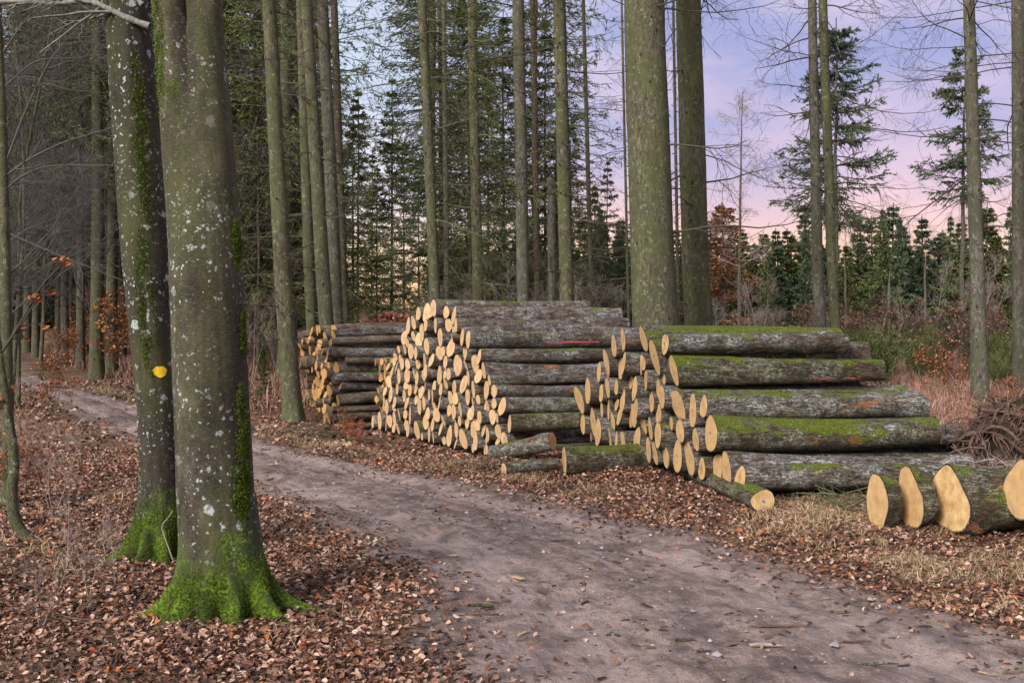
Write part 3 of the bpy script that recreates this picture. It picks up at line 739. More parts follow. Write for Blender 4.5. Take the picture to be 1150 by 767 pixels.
for i, (t, z, r) in enumerate(C):
    j = J[i] if i < ns else R.normal(0, .03)
    p = mid.pos(t, z, j)
    if i < ns:
        body, face = log_mesh('log', R.uniform(2.35, 2.65), r, LOGM if i == 3 else (LOGA, LOGB)[i % 2], CUTB, 500 + i, slant=R.normal(0, .1), slant_z=R.normal(0, .1), n=36, m=32)
        sc = (1, 1, 1); rot = (0, 0, mid.a)
    else:
        body, face = midvar[i % 14]; sc = (R.uniform(.97, 1.06), r / .1, r / .1); rot = (R.uniform(0, 6.28), 0, mid.a + R.normal(0, .008))
    o = ob('log', body, None, p, rot, sc); tag(o, hand.get(i, lab[i]), 'log', 'logs in the middle stack'); ob('cut_face', face, o); midlogs.append((o, r))
for idx, xa, xb, a0, a1 in ((0, 1.1, 1.9, PI * 1.22, PI * 1.18), (1, .5, .8, PI * 1.1, PI * 1.35), (1, .75, 1.05, PI * 1.1, PI * 1.35)):
    o, r = midlogs[idx]; paint_strip(o, r * .95, 2.4, xa, xb, a0, a1, .012 if idx == 0 else .007)

# --- the far firewood stack and the low yellow-ended stack before it
def zdip(P):
    ts = np.linspace(-.6, 4, 90); hs = height(P.P0[0] + P.u[0] * ts + .4, P.P0[1] + P.u[1] * ts) + .02
    return lambda t: float(np.interp(t, ts, hs))
far = Pile((-2.95, 18.0), 21); fz = zdip(far)
fp = lambda t: np.interp(t, [0, .25, .5, 1.5, 2.6, 3.0], [1.2, 1.42, 1.5, 1.5, 1.35, .9])
C = pack([], 150, lambda g: float(np.clip(g.normal(.088, .02), .055, .13)), lambda t, z, r: (t > r) & (t < 3.0 - r) & (z + r < fp(t)), fz, (.05, 2.95), np.random.default_rng(8))
lab = label_pile(C, 'pole of the far stack', None)
farvar = [log_mesh('pole', 2.3, .085, (LOGC, LOGC, LOGB)[k % 3], CUTC, 700 + k, slant=R.normal(0, .2), slant_z=R.normal(0, .2), taper=.15, n=20, m=18, bend=.025) for k in range(10)]
for i, (t, z, r) in enumerate(C):
    body, face = farvar[i % 10]
    o = ob('pole', body, None, far.pos(t, z, R.normal(0, .09)), (R.uniform(0, 6.28), 0, far.a + R.normal(0, .02)), (1, r / .085, r / .085))
    tag(o, lab[i], 'log', 'poles in the far stack'); ob('cut_face', face, o)
low = Pile((-1.98, 17.15), 21); lz = zdip(low)
C = pack([], 66, lambda g: float(np.clip(g.normal(.062, .012), .04, .09)), lambda t, z, r: (t > r - .2) & (t < .62 - r) & (z + r < 1.0), lz, (-.15, .58), np.random.default_rng(9))
lab = label_pile(C, 'yellow ended billet of the low stack', None)
lowvar = [log_mesh('billet', .95, .062, LOGC, CUTC, 800 + k, slant=R.normal(0, .2), slant_z=R.normal(0, .2), n=18, m=12) for k in range(6)]
for i, (t, z, r) in enumerate(C):
    body, face = lowvar[i % 6]
    o = ob('billet', body, None, low.pos(t, z, R.normal(0, .05)), (R.uniform(0, 6.28), 0, low.a + R.normal(0, .02)), (1, r / .062, r / .062))
    tag(o, lab[i], 'log', 'billets in the low stack'); ob('cut_face', face, o)

# --- single logs lying about
def lone(name, label, p, q, r, bark, cut, seed, **kw):
    """a log whose visible cut face is centred on p and whose far end is at q"""
    p = Vector(p); q = Vector(q); d = q - p; L = d.length
    body, face = log_mesh(name, L, r, bark, cut, seed, **kw)
    o = ob(name, body, None, p, (0, -math.asin(d.z / L), math.atan2(d.y, d.x))); tag(o, label, 'log'); ob('cut_face', face, o); return o
def gat(px, Y, r): x = (px - CX) / F * Y; return (x, Y, float(height(x, Y)) + r)
o = lone('bearer_log', 'round pole end facing the track under the front stack', gat(857, 9.25, .095), (1.55, 13.3, .06), .105, LOGM, CUTA, 900, taper=.1, n=32, m=50)
ob('paint_dot', DOT, o, (-.012, 0, 0))
lone('bearer_log', 'mossy bearer log on the ground under the front stack', (3.8, 10.1, .06), (2.7, 13.6, .06), .06, LOGM, CUTA, 901)
lone('log', 'mossy log lying on the ground between the middle and front stacks', gat(634, 11.75, .17), gat(760, 12.0, .17), .165, LOGM, CUTA, 902, slant=.1)
lone('log', 'log with round pale end pointing at the track between the two stacks', (.47, 12.5, .24), (-.22, 13.25, .0), .115, LOGA, CUTB, 903, slant=-.5)
lone('log', 'small thin log on the ground at the foot of the middle stack', gat(566, 11.75, .07), gat(625, 12.0, .07), .075, LOGA, CUTB, 904)
lone('bearer_log', 'dark bearer log under the middle stack', (.35, 13.7, -.2), (-1.4, 16.6, -.2), .06, LOGA, CUTB, 905)
# thick butt pieces with felling cuts at the right
def along(px, Y, r, L, adeg=8): p = gat(px, Y, r); return p, (p[0] + L * math.cos(math.radians(adeg)), p[1] + L * math.sin(math.radians(adeg)), p[2])
lone('butt_log', 'leftmost short butt piece with narrow yellow felling cut at the right', *along(985, 8.58, .205, .12), .215, LOGM, CUTA, 910, slant=.05, point=.22, n=44)
lone('butt_log', 'middle short butt piece with torn notch in its yellow cut face', *along(1021, 8.48, .22, .14), .225, LOGM, CUTA, 911, slant=.0, slant_z=-.08, point=.25, n=44)
lone('butt_log', 'large butt piece with broad pointed yellow cut and reddish bark', *along(1064, 8.33, .26, .85), .262, LOGM, CUTA, 912, slant=-.1, slant_z=.0, point=.28, n=44)
lone('butt_log', 'thick log with round cut end at the right edge of the photo', (3.79, 7.95, .44), (5.3, 8.25, .40), .235, LOGA, CUTA, 913, slant=.1, n=44)
lone('butt_log', 'dark log lying under the round cut end at the right edge', gat(1175, 8.0, .09), gat(1330, 8.3, .10), .11, LOGM, CUTA, 914, n=36)

# ------------------------------------------------------------------ traced trunks
def traced_path(pts, Y, ztop, lean_to=None, n=40):
    P = [at(px, py, Y) for px, py in pts]
    P = sorted(P, key=lambda p: p[2]); P = np.array(P)
    zs = np.linspace(float(height(P[0, 0], Y)) - .08, ztop, n)
    # extend linearly above the last traced point and below the first
    def ext(z):
        if z <= P[0, 2]:
            s = (P[1, 0] - P[0, 0]) / (P[1, 2] - P[0, 2]); return P[0, 0] + s * (z - P[0, 2])
        if z >= P[-1, 2]:
            s = (P[-1, 0] - P[0, 0]) / (P[-1, 2] - P[0, 2]); return P[-1, 0] + s * (z - P[-1, 2])
        return np.interp(z, P[:, 2], P[:, 0])
    return np.array([(ext(z), Y, z) for z in zs])
def spruce_trunk_mesh(path, r0, r1, mat, sides=28, seed=0, stubs=40):
    g = np.random.default_rng(seed); K = len(path); t = np.linspace(0, 1, K)
    # finer rings
    tt = np.linspace(0, 1, K * 3); Pp = np.stack([np.interp(tt, t, path[:, k]) for k in range(3)], 1)
    zz = Pp[:, 2] - Pp[0, 2]
    rr = np.interp(tt, [0, 1], [r0, r1]) * (1 + .45 * np.exp(-zz / .22))
    th = np.arange(sides) * 2 * PI / sides
    TH, ZZ = np.meshgrid(th, zz)
    rad = rr[:, None] * (1 + .03 * vn(np.cos(TH) * 2 + seed, np.sin(TH) * 2 + ZZ * 1.5) + .012 * vn(np.cos(TH) * 7, ZZ * 9 + seed) + .12 * np.exp(-ZZ / .25) * np.cos(5 * TH + seed))
    Vv = np.stack([Pp[:, 0:1] + rad * np.cos(TH), Pp[:, 1:2] + rad * np.sin(TH), np.repeat(Pp[:, 2:3], sides, 1)], -1)
    m = len(tt); i, j = np.meshgrid(np.arange(sides), np.arange(m - 1)); i2 = (i + 1) % sides
    b = MB(); b.add(Vv.reshape(-1, 3), q=np.stack([j * sides + i, j * sides + i2, (j + 1) * sides + i2, (j + 1) * sides + i], -1))
    if stubs:      # short branch stubs
        s = g.uniform(.06, .98, stubs); c = np.stack([np.interp(s, t, path[:, k]) for k in range(3)], 1); rs = np.interp(s, [0, 1], [r0, r1])
        az = g.uniform(0, 2 * PI, stubs); d = np.c_[np.cos(az), np.sin(az), g.uniform(-.2, .5, stubs)]
        l = g.uniform(.02, .09, stubs)[:, None]
        Pq = np.stack([c + d * (rs * .8)[:, None], c + d * rs[:, None] + d * l], 1)
        tubes(b, Pq, np.repeat(g.uniform(.006, .013, (stubs, 1)), 2, 1) * np.array([1.5, .7]), 5, 0, cap=True)
    return b.mesh('trunk', mat)
def dead_crown_mesh(path, r0, r1, z0, z1, n, L, mat, seed, sub=7, thick=.013, droop=-.05, needles=None, side=None):
    g = np.random.default_rng(seed)
    z = np.sort(g.uniform(z0, z1, n)); c = np.stack([np.interp(z, path[:, 2], path[:, k]) for k in range(3)], 1)
    az = g.uniform(0, 2 * PI, n)
    if side is not None: az = side + g.normal(0, .9, n)
    d = np.c_[np.cos(az), np.sin(az), g.uniform(-.25, .25, n)]
    K = 7; cur = c; pts = [c]; dd = norm(d); l = L * g.uniform(.3, 1.2, n)
    for k in range(K - 1):
        dd = norm(dd + .10 * g.normal(size=(n, 3)) + np.array([0, 0, droop if k < 3 else -droop * 1.5])); cur = cur + dd * (l / (K - 1))[:, None]; pts.append(cur)
    P = np.stack(pts, 1); th = thick * g.uniform(.6, 1.4, n)
    Rr = th[:, None] * np.linspace(1, .25, K)[None]
    b = MB(); tubes(b, P, Rr, 5)
    P2, R2 = grow(P, Rr, sub, .2, .98, .85, L * .38, 5, .18, -.05, .6, .35, g); tubes(b, P2, R2, 3)
    P3, R3 = grow(P2, R2, 4, .2, 1., .8, L * .16, 4, .2, -.08, .7, .5, g); tubes(b, P3, np.maximum(R3, .0022), 3)
    mats = [mat]
    if needles is not None:
        mats.append(needles); P4 = np.concatenate([P2[:, 2:]]); sprays(b, P2, .9, 16, .07, .014, g, 1); sprays(b, P3, .9, 9, .06, .013, g, 1)
    return b.mesh('crown', mats)
def sprays(b, P, frac, per, ln, wd, g, m=1):
    """needle clumps: slim folded leaves set along every twig"""
    N, K, _ = P.shape; keep = g.random(N) < frac; P = P[keep]; N = len(P)
    if N == 0: return
    t = g.uniform(.05, 1, (N, per)) * (K - 1); i = np.minimum(t.astype(int), K - 2); w = (t - i)[..., None]; a = np.arange(N)[:, None]
    c = P[a, i] * (1 - w) + P[a, i + 1] * w; d = norm(P[a, i + 1] - P[a, i])
    rnd = g.normal(size=c.shape); d = norm(d + .55 * norm(rnd)); c = c.reshape(-1, 3); d = d.reshape(-1, 3); M = len(c)
    s = norm(np.cross(d, g.normal(size=(M, 3)))); l = (ln * g.uniform(.6, 1.3, M))[:, None]; ww = (wd * g.uniform(.6, 1.3, M))[:, None]
    Vv = np.stack([c - s * ww * .3, c + s * ww * .3, c + d * l * .6 + s * ww * .5, c + d * l, c + d * l * .6 - s * ww * .5], 1).reshape(-1, 3)
    k = np.arange(M)[:, None] * 5
    b.add(Vv, q=np.concatenate([k + np.array([0, 1, 2, 4])]), t=k + np.array([4, 2, 3]), m=m)

def trunk_tree(name, label, pts, Y, w0, w1, mat, dead=(24, 1.3), twig=TWIG, ztop=None, group='spruce trunks behind the log stacks', seed=1, needles=None, zlo=1.2, stubs=40, thick=.013, cat='tree'):
    """w0, w1: widths in photo pixels at the foot and at the top of the frame"""
    zt = ztop or (CAMZ + 345 / F * Y + 2.5)
    zframe = CAMZ + 345 / F * Y
    path = traced_path(pts, Y, zt)
    r0 = w0 * Y / F / 2; rtop = w1 * Y / F / 2
    r1 = r0 + (rtop - r0) * (zt / zframe) if ztop is None else rtop
    base = path[0].copy(); base[2] = float(height(base[0], Y))
    t = thing(name, label, cat, tuple(base), group)
    lp = path - base
    ob('trunk', spruce_trunk_mesh(lp, r0, max(r1, r0 * .4), mat, seed=seed, stubs=stubs), t)
    if dead: ob('crown', dead_crown_mesh(lp, r0, r1, zlo, lp[-1, 2], dead[0], dead[1], twig, seed + 50, needles=needles, thick=thick), t)
    return t

T = trunk_tree; S = 'spruce_tree'
T(S, 'green stained spruce trunk at the roadside left of the far stack', [(302, 0), (317, 300), (329, 470)], 17.3, 22, 15, OLIVE, (44, 1.3), seed=11, thick=.009)
T(S, 'leftmost of two close green trunks behind the far stack', [(338, 0), (347, 300), (351, 380)], 21.5, 13, 11, OLIVE, (44, 1.5), seed=12, thick=.010, twig=TWIGG, zlo=1.5)
T(S, 'thicker of two close green trunks behind the far stack', [(344, 0), (362, 300), (368, 380)], 20.5, 18, 12, OLIVE, (40, 1.5), seed=13, thick=.010, zlo=2.)
T(S, 'rough grey scaly trunk right of the two green trunks', [(362, 0), (376, 300), (379, 380)], 23, 15, 13, GREYB, (24, 1.6), seed=14, needles=NEEDLE, zlo=4)
T(S, 'slim reddish brown trunk right of the grey scaly trunk', [(375, 0), (385, 300), (389, 380)], 25, 10, 8, BROWNB, (22, 1.7), seed=15, needles=NEEDLE, zlo=3)
T(S, 'pale green slender trunk rising behind the top of the middle stack', [(474, 0), (487, 300), (489, 345)], 19, 14, 10, OLIVE, (44, 1.9), seed=16, thick=.010, twig=TWIGG, zlo=1.5)
T(S, 'thin grey trunk beside the pale green slender trunk', [(499, 60), (502, 335)], 27, 7, 5, GREYB, (22, 2.), seed=17, needles=NEEDLE, zlo=3)
T(S, 'mid grey green trunk midway above the middle stack', [(531, 60), (537, 335)], 23, 13, 10, OLIVE, (51, 2.4), seed=18, thick=.014, twig=TWIGG, zlo=1.5)
T(S, 'light grey trunk behind the right half of the middle stack', [(582, 0), (588, 345)], 20, 15, 13, GREYB, (30, 2.2), seed=19, thick=.013, needles=NEEDLE2, zlo=3.8)
T(S, 'dark thin reddish trunk between two grey green trunks', [(599, 60), (604, 340)], 26, 8, 6, BROWNB, (22, 2.), seed=20, twig=TWIGG, zlo=1.5)
T('snapped_snag', 'snapped dead trunk without a crown behind the middle stack', [(619, 203), (620, 340)], 22, 10, 9, GREYB, None, ztop=CAMZ + 145 / F * 22, seed=21)
T(S, 'straight green grey trunk left of the gap in the wood', [(628, 0), (637, 345)], 19, 17, 14, OLIVE, (47, 2.), seed=22, thick=.012, zlo=2)
T(S, 'very thin brown trunk with whorls of short branches left of the widest trunk', [(655, 0), (665, 360)], 27, 6, 4, BROWNB, (40, 1.6), seed=23, thick=.010, twig=TWIGG, zlo=1.5)
T(S, 'pencil thin green stem just left of the widest trunk', [(698, 0), (706, 360)], 24, 3.5, 2.5, OLIVE, (37, .8), seed=24, thick=.007)
T(S, 'widest olive green trunk standing behind the front stack', [(723, 0), (733, 300), (737, 370)], 16.9, 53, 45, OLIVE, (22, 2.8), seed=25, thick=.018, stubs=70)
T(S, 'second widest trunk, close to the right of the widest one', [(773, 0), (781, 300), (785, 370)], 18.5, 32, 28, OLIVE, (24, 2.8), seed=26, thick=.017, stubs=60)
T(S, 'faint thin stem seen between the two widest trunks', [(757, 60), (762, 360)], 28, 4, 3, BROWNB, (16, 1.2), seed=27, thick=.01)
T(S, 'rough grey trunk with long dead branches at the clearing edge', [(912, 0), (918, 300), (922, 380)], 22, 14, 9.5, GREYB, (26, 2.3), seed=28, thick=.018, group='spruce trunks at the clearing', zlo=3.0)
T(S, 'smooth green trunk close beside the rough grey one', [(924, 0), (934, 300), (939, 380)], 21, 12, 9.5, OLIVE, (18, 2.0), seed=29, thick=.013, group='spruce trunks at the clearing', zlo=3.4)
T(S, 'brown trunk near the right, rooted in the red grass', [(1088, 0), (1097, 300), (1102, 465)], 18, 18, 12, GREYB, (34, 2.6), seed=30, thick=.012, group='spruce trunks at the clearing', zlo=2.6, needles=None)
T(S, 'slim dark stem leaning on the brown trunk at the right', [(1092, 250), (1091, 300), (1093, 465)], 18.6, 6, 4, OLIVE, None, ztop=3.6, seed=31, group='spruce trunks at the clearing')
T(S, 'brown trunk at the very right edge of the photo', [(1143, 0), (1144, 300), (1145, 450)], 20.5, 15, 13, GREYB, (30, 2.6), seed=32, thick=.012, group='spruce trunks at the clearing', zlo=2.5)

# ------------------------------------------------------------------ the two beeches
def beech(name, label, cpx, Y, rads, roots, zt, two=None, seed=0, mat=BEECH, patches=()):
    """cpx [(py, px)], rads [(z, r)]"""
    zc = np.array([CAMZ - (p - HY) / F * Y for p, _ in cpx]); xc = np.array([(q - CX) / F * Y for _, q in cpx]); o_ = np.argsort(zc); zc = zc[o_]; xc = xc[o_]
    zz = np.r_[np.linspace(-.12, .7, 90), np.linspace(.71, zt, 170)]
    sl = (xc[-1] - xc[-3]) / (zc[-1] - zc[-3])
    X0 = np.where(zz > zc[-1], xc[-1] + sl * (zz - zc[-1]), np.interp(zz, zc, xc))
    ker = np.ones(15) / 15; X0 = np.convolve(np.pad(X0, 7, 'edge'), ker, 'valid')
    rad = np.interp(zz, [a for a, _ in rads], [b for _, b in rads]); rad = np.convolve(np.pad(rad, 6, 'edge'), np.ones(13) / 13, 'valid')
    n = 220; th = np.arange(n) * 2 * PI / n; TH, Z = np.meshgrid(th, zz); Rr = rad[:, None] * np.ones_like(TH) * .94
    if two:
        d = np.interp(Z, [two[0], two[1]], [0, two[2]]); ra = Rr * (1 - .50 * np.clip((Z - two[0]) / (two[1] - two[0]), 0, 1))
        ra = np.maximum(ra, np.abs(d) * 1.04)
        f = lambda s: s * d * np.cos(TH) + np.sqrt(np.maximum(ra ** 2 - (d * np.sin(TH)) ** 2, 1e-6))
        A, B_ = f(1), f(-1); k = 170.; Rr = np.log(np.exp(k * A) + np.exp(k * B_)) / k - math.log(2) / k * np.exp(-d * 30)
    zz_ = np.maximum(Z, 0)
    for (ang, A, w, hh) in roots:
        dth = np.angle(np.exp(1j * (TH - math.radians(ang) - .25 * vn(Z * 3 + ang, TH * 0 + 3.) * .4)))
        Rr = Rr + A * np.exp(-(dth / (w * (.55 + 1.2 * zz_ / hh))) ** 2) * (.78 * np.exp(-zz_ / (hh * .26)) + .20 * np.exp(-(zz_ / (hh * .75)) ** 1.4) + .05 * np.exp(-zz_ / (hh * 3)))
    cxx, sxx = np.cos(TH), np.sin(TH)
    Rr = Rr * (1 + .022 * fbm(cxx * 2 + seed, sxx * 2 + Z * 1.2, 3) + .006 * fbm(cxx * 9 + seed, sxx * 9 + Z * 7, 3)) + .012 * fbm(cxx * 6, sxx * 6 + Z * 7 + seed, 3) * np.exp(-zz_ / .3)
    b = MB(); gx = X0[0] * 0 + np.interp(0, zz, X0)
    gz = float(height(gx, Y))
    Vv = np.stack([X0[:, None] - gx + Rr * cxx, Rr * sxx, Z], -1)
    m = len(zz); i, j = np.meshgrid(np.arange(n), np.arange(m - 1)); i2 = (i + 1) % n
    b.add(Vv.reshape(-1, 3), q=np.stack([j * n + i, j * n + i2, (j + 1) * n + i2, (j + 1) * n + i], -1))
    t = thing(name, label, 'tree', (gx, Y, gz), 'beeches on the left verge')
    tr = ob('trunk', b.mesh('trunk', mat), t)
    # moss tufts growing out of the flare
    g = np.random.default_rng(seed); W = Vv.reshape(-1, 3); zsel = np.where((W[:, 2] < .55) & (W[:, 2] > 0.0))[0]
    fr_ = fbm(W[zsel, 0] * 5 + seed, W[zsel, 1] * 5 + W[zsel, 2] * 5, 3)
    pr = np.clip(1.0 - W[zsel, 2] * 2.6 + fr_ * .9, 0, 1) ** 1.5; zsel = zsel[g.random(len(zsel)) < pr]
    zall = [np.repeat(zsel, 4)]
    for (pa, pz, wa, wz, cnt) in patches:
        da = np.angle(np.exp(1j * (TH.ravel() - math.radians(pa)))); q_ = np.exp(-(da / wa) ** 2 - ((Z.ravel() - pz) / wz) ** 2 * 1.) * (fbm(da * 6 + pa, Z.ravel() * 9, 3) > -.25); q_[q_ < .3] = 0
        zall.append(g.choice(len(q_), cnt, p=q_ / q_.sum()))
    zsel = np.concatenate(zall)
    c = W[zsel] + g.normal(0, .006, (len(zsel), 3)); c[len(zall[0]):, 2] += g.normal(0, .028, len(zsel) - len(zall[0])); c0 = np.array([0, 0, 0.]); out = c.copy(); out[:, 2] = .02; out = norm(out) * .6 + np.array([0, 0, .45]); M = len(c)
    d = norm(out + .5 * g.normal(size=(M, 3))); l = g.uniform(.006, .017, M)[:, None]; s = norm(np.cross(d, g.normal(size=(M, 3)))) * .0022
    mo = MB(); mo.add(np.stack([c - s, c + s, c + d * l], 1).reshape(-1, 3), t=np.arange(M * 3).reshape(-1, 3)); ob('moss', mo.mesh('moss', MOSSF, False), t)
    return t, X0, zz, gx, gz, Rr
tB, XB, zB, gB, gzB, rB = beech('beech_tree', 'thick lichen spotted beech with mossy root flare, in front', [(0, 210), (100, 218), (200, 225), (300, 232), (400, 235), (500, 239), (600, 247), (690, 253)], 6.26,
      [(-.2, .235), (.3, .225), (.7, .222), (1, .216), (1.6, .219), (2.1, .222), (2.6, .218), (3.6, .205), (9, .19)],
      [(183, .27, .30, .5), (226, .20, .27, .42), (262, .13, .25, .40), (300, .17, .30, .40), (332, .26, .26, .5), (358, .42, .16, .30), (60, .2, .3, .4), (118, .22, .3, .4)], 8.5, two=(1.95, 3.5, .098), seed=3, patches=[(-22, 2.14, .20, .10, 9000), (-25, 1.0, .22, .30, 9000), (-12, 1.65, .18, .12, 2500), (-40, .75, .25, .2, 5000), (-150, 3.3, .2, .4, 4000)])
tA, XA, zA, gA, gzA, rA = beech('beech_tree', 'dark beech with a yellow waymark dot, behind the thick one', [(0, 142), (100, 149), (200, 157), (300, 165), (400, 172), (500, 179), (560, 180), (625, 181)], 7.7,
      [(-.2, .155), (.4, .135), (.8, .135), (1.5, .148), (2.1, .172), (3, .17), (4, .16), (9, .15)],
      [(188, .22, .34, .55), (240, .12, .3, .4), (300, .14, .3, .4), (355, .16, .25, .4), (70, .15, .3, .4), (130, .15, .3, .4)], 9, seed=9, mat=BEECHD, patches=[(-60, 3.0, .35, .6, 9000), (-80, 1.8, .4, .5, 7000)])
# yellow waymark painted on the dark beech
def waymark():
    zc = CAMZ - (416 - HY) / F * 7.7; xw = (186 - CX) / F * 7.7
    cx_ = np.interp(zc, zA, XA); NA = rA.shape[1]; rf = lambda p, z: rA[int(np.argmin(abs(zA - z))), int(round(((p - PI / 2) % (2 * PI)) / (2 * PI) * NA)) % NA] + .005; rr = rf(0, zc)
    off = (xw - cx_) ; ph0 = math.asin(max(-.95, min(.95, off / rr)))
    n = 40; Vv = []; g = np.random.default_rng(1)
    rings = [0, .35, .7, 1.]
    pts = []
    for rg in rings:
        for k in range(n if rg else 1):
            a = 2 * PI * k / n; q = .040 * rg * (1 + (.05 * math.sin(3 * a) + .04 * math.sin(7 * a)) * rg)
            h, v = q * math.cos(a) * 1.25, q * math.sin(a)
            ph = ph0 + h / rr; zz = zc + v; cx2 = np.interp(zz, zA, XA); rq = rf(ph, zz); pts.append((cx2 + rq * math.sin(ph) - gA, -rq * math.cos(ph), zz))
    k = np.arange(n); b = MB(); t = np.stack([np.zeros(n, int), 1 + k, 1 + (k + 1) % n], -1); qs = [np.stack([1 + s * n + k, 1 + (s + 1) * n + k, 1 + (s + 1) * n + (k + 1) % n, 1 + s * n + (k + 1) % n], -1) for s in range(2)]
    b.add(pts, q=np.concatenate(qs), t=t); o = ob('waymark', b.mesh('waymark', YELLOW), tA); o['label'] = 'round yellow painted waymark'
waymark()
def wpoly(pts, Y, n=None, dy=0.):
    P = np.array([at(px, py, Y + (dy * i)) for i, (px, py) in enumerate(pts)])
    K = n or len(P) * 4; t = np.linspace(0, len(P) - 1, K); Q_ = np.stack([np.interp(t, np.arange(len(P)), P[:, k]) for k in range(3)], 1)
    for _ in range(3): Q_[1:-1] = .25 * Q_[:-2] + .5 * Q_[1:-1] + .25 * Q_[2:]
    return Q_
def branch_mesh(pts, Y, r0, r1, mat, seed, sub=10, L=.5, dy=0., sub2=4, leaf=None, ang=.8, origin=(0, 0, 0), bend=.0):
    g = np.random.default_rng(seed); P = wpoly(pts, Y, dy=dy) - np.array(origin); K = len(P)
    rr = np.linspace(r0, r1, K) * g.uniform(.9, 1.12, K); b = MB(); tubes(b, P[None], rr[None], 8)
    P2, R2 = grow(P[None], rr[None], sub, .1, 1., ang, L, 6, .16, bend, .6, .3, g); tubes(b, P2, np.maximum(R2, .0025), 4)
    mats = [mat]
    if sub2:
        P3, R3 = grow(P2, R2, sub2, .2, 1., .75, L * .4, 5, .2, bend, .65, .4, g); tubes(b, P3, np.maximum(R3, .0016), 3)
        P4, R4 = grow(P3, R3, 2, .3, 1., .7, L * .2, 4, .2, bend, .7, .5, g); tubes(b, P4, np.maximum(R4, .0014), 3)
        if leaf:
            mats.append(leaf); E = np.concatenate([P3[:, -1], P4[:, -1]]); E = E[g.random(len(E)) < .5]; lm = MB(); leaves_mesh(lm, E[:, 0], E[:, 1], E[:, 2] - .02, .055, g, .01, 1.2)
            b.add(lm.v[0], q=lm.q[0], m=1)
    return b.mesh('branch', mats)
LBR = flat_mat('lichened beech branch', (.17, .165, .15), .8, 40, .6)
ob('branch', branch_mesh([(168, 30), (140, 20), (112, 5), (90, 2), (60, 5), (20, 1), (-30, 6)], 7.55, .024, .013, LBR, 41, 14, .55, origin=(gA, 7.7, gzA)), tA)
ob('branch', branch_mesh([(112, 5), (95, -6), (70, -14), (20, -18)], 7.55, .016, .009, LBR, 42, 10, .5, origin=(gA, 7.7, gzA)), tA)
ob('branch', branch_mesh([(160, 6), (150, -6), (120, -30), (60, -70)], 7.6, .02, .009, LBR, 43, 9, .6, origin=(gA, 7.7, gzA)), tA)

def small_tree(name, label, trunk, Y, r0, r1, branches, mat, group=None, seed=0, leaf=None, foot=None):
    P = wpoly(trunk, Y); base = P[0]; b = MB(); rr = np.linspace(r0, r1, len(P)); rr[:3] *= np.array([1.5, 1.2, 1.08])
    t = thing(name, label, 'tree', tuple(base), group)
    tubes(b, (P - base)[None], rr[None], 14); ob('trunk', b.mesh('trunk', mat), t)
    for k, (pts, a, c, L, n) in enumerate(branches):
        ob('branch', branch_mesh(pts, Y, a, c, BTWIG if not leaf else TWIG, seed + k, n, L, origin=tuple(base), leaf=leaf), t)
small_tree('young_beech', 'green stained young beech at the left edge with long bare branches', [(10, 565), (9, 480), (8, 400), (6, 300), (4, 200), (2, 120), (-2, 40), (-4, -60)], 9.8, .055, .035,
    [([(4, 200), (30, 180), (70, 160), (105, 150), (132, 142)], .012, .004, .55, 12), ([(6, 215), (20, 200), (50, 186), (90, 186), (130, 186)], .011, .004, .5, 10), ([(4, 190), (30, 120), (60, 60), (100, 20)], .012, .004, .7, 14), ([(3, 100), (40, 66), (85, 66), (110, 60)], .009, .003, .6, 12), ([(5, 260), (50, 280), (100, 300), (150, 320)], .007, .003, .5, 10), ([(8, 150), (-40, 90), (-80, 60)], .01, .004, .7, 8), ([(3, 60), (30, 20), (80, -20)], .01, .004, .7, 12)], OLIVE, seed=61)
small_tree('leaning_sapling', 'curved leaning sapling with mossy foot and a few orange leaves', [(32, 610), (18, 590), (12, 560), (17, 520), (10, 470), (2, 420), (-3, 380), (-10, 330)], 8.15, .05, .022,
    [([(2, 395), (18, 372), (35, 340), (48, 318), (75, 292)], .012, .004, .2, 7), ([(8, 470), (-5, 440), (-20, 400)], .008, .004, .2, 4)], OLIVE, seed=81, leaf=ORANGE)

# ------------------------------------------------------------------ tree generators for the wood
def spruce_crown(H, z0, L0, whorl, per, tw, nd, nl, nw, mat_t, mat_n, seed, droop=-.12, shape=1., up=.12, fill=1., sparse=0.):
    g = np.random.default_rng(seed); zs = np.arange(z0, H * .985, whorl); zs = zs + g.uniform(-.3, .3, len(zs)) * whorl
    zz = np.repeat(zs, per); n = len(zz); az = g.uniform(0, 2 * PI, n)
    if sparse: k = g.random(n) > sparse; zz = zz[k]; az = az[k]; n = len(zz)
    rel = (zz - z0) / (H - z0); l = L0 * (1 - rel) ** shape * g.uniform(.6, 1.25, n) + .04
    l *= np.clip(.55 + rel * 3, 0, 1)
    d = np.c_[np.cos(az), np.sin(az), .25 * rel + g.uniform(-.15, .15, n)]
    c = np.c_[np.zeros(n), np.zeros(n), zz]; K = 6; cur = c; pts = [c]; dd = norm(d)
    for k in range(K - 1):
        dd = norm(dd + .06 * g.normal(size=(n, 3)) + np.array([0, 0, droop if k < 2 else up])); cur = cur + dd * (l / (K - 1))[:, None]; pts.append(cur)
    P = np.stack(pts, 1); Rr = (.010 + .012 * l / L0)[:, None] * np.linspace(1, .2, K)[None]
    b = MB(); tubes(b, P, Rr, 3)
    P2, R2 = grow(P, Rr, tw, .12, 1., .8, (.36 * l + .06)[:, None], 4, .15, -.10, .6, .4, g, flat=.75); P2m = P2; tubes(b, P2, R2, 3)
    sprays(b, P2, fill, nd, nl, nw, g, 1); sprays(b, P[:, 2:], fill, nd, nl, nw, g, 1)
    return b.mesh('crown', [mat_t, mat_n])
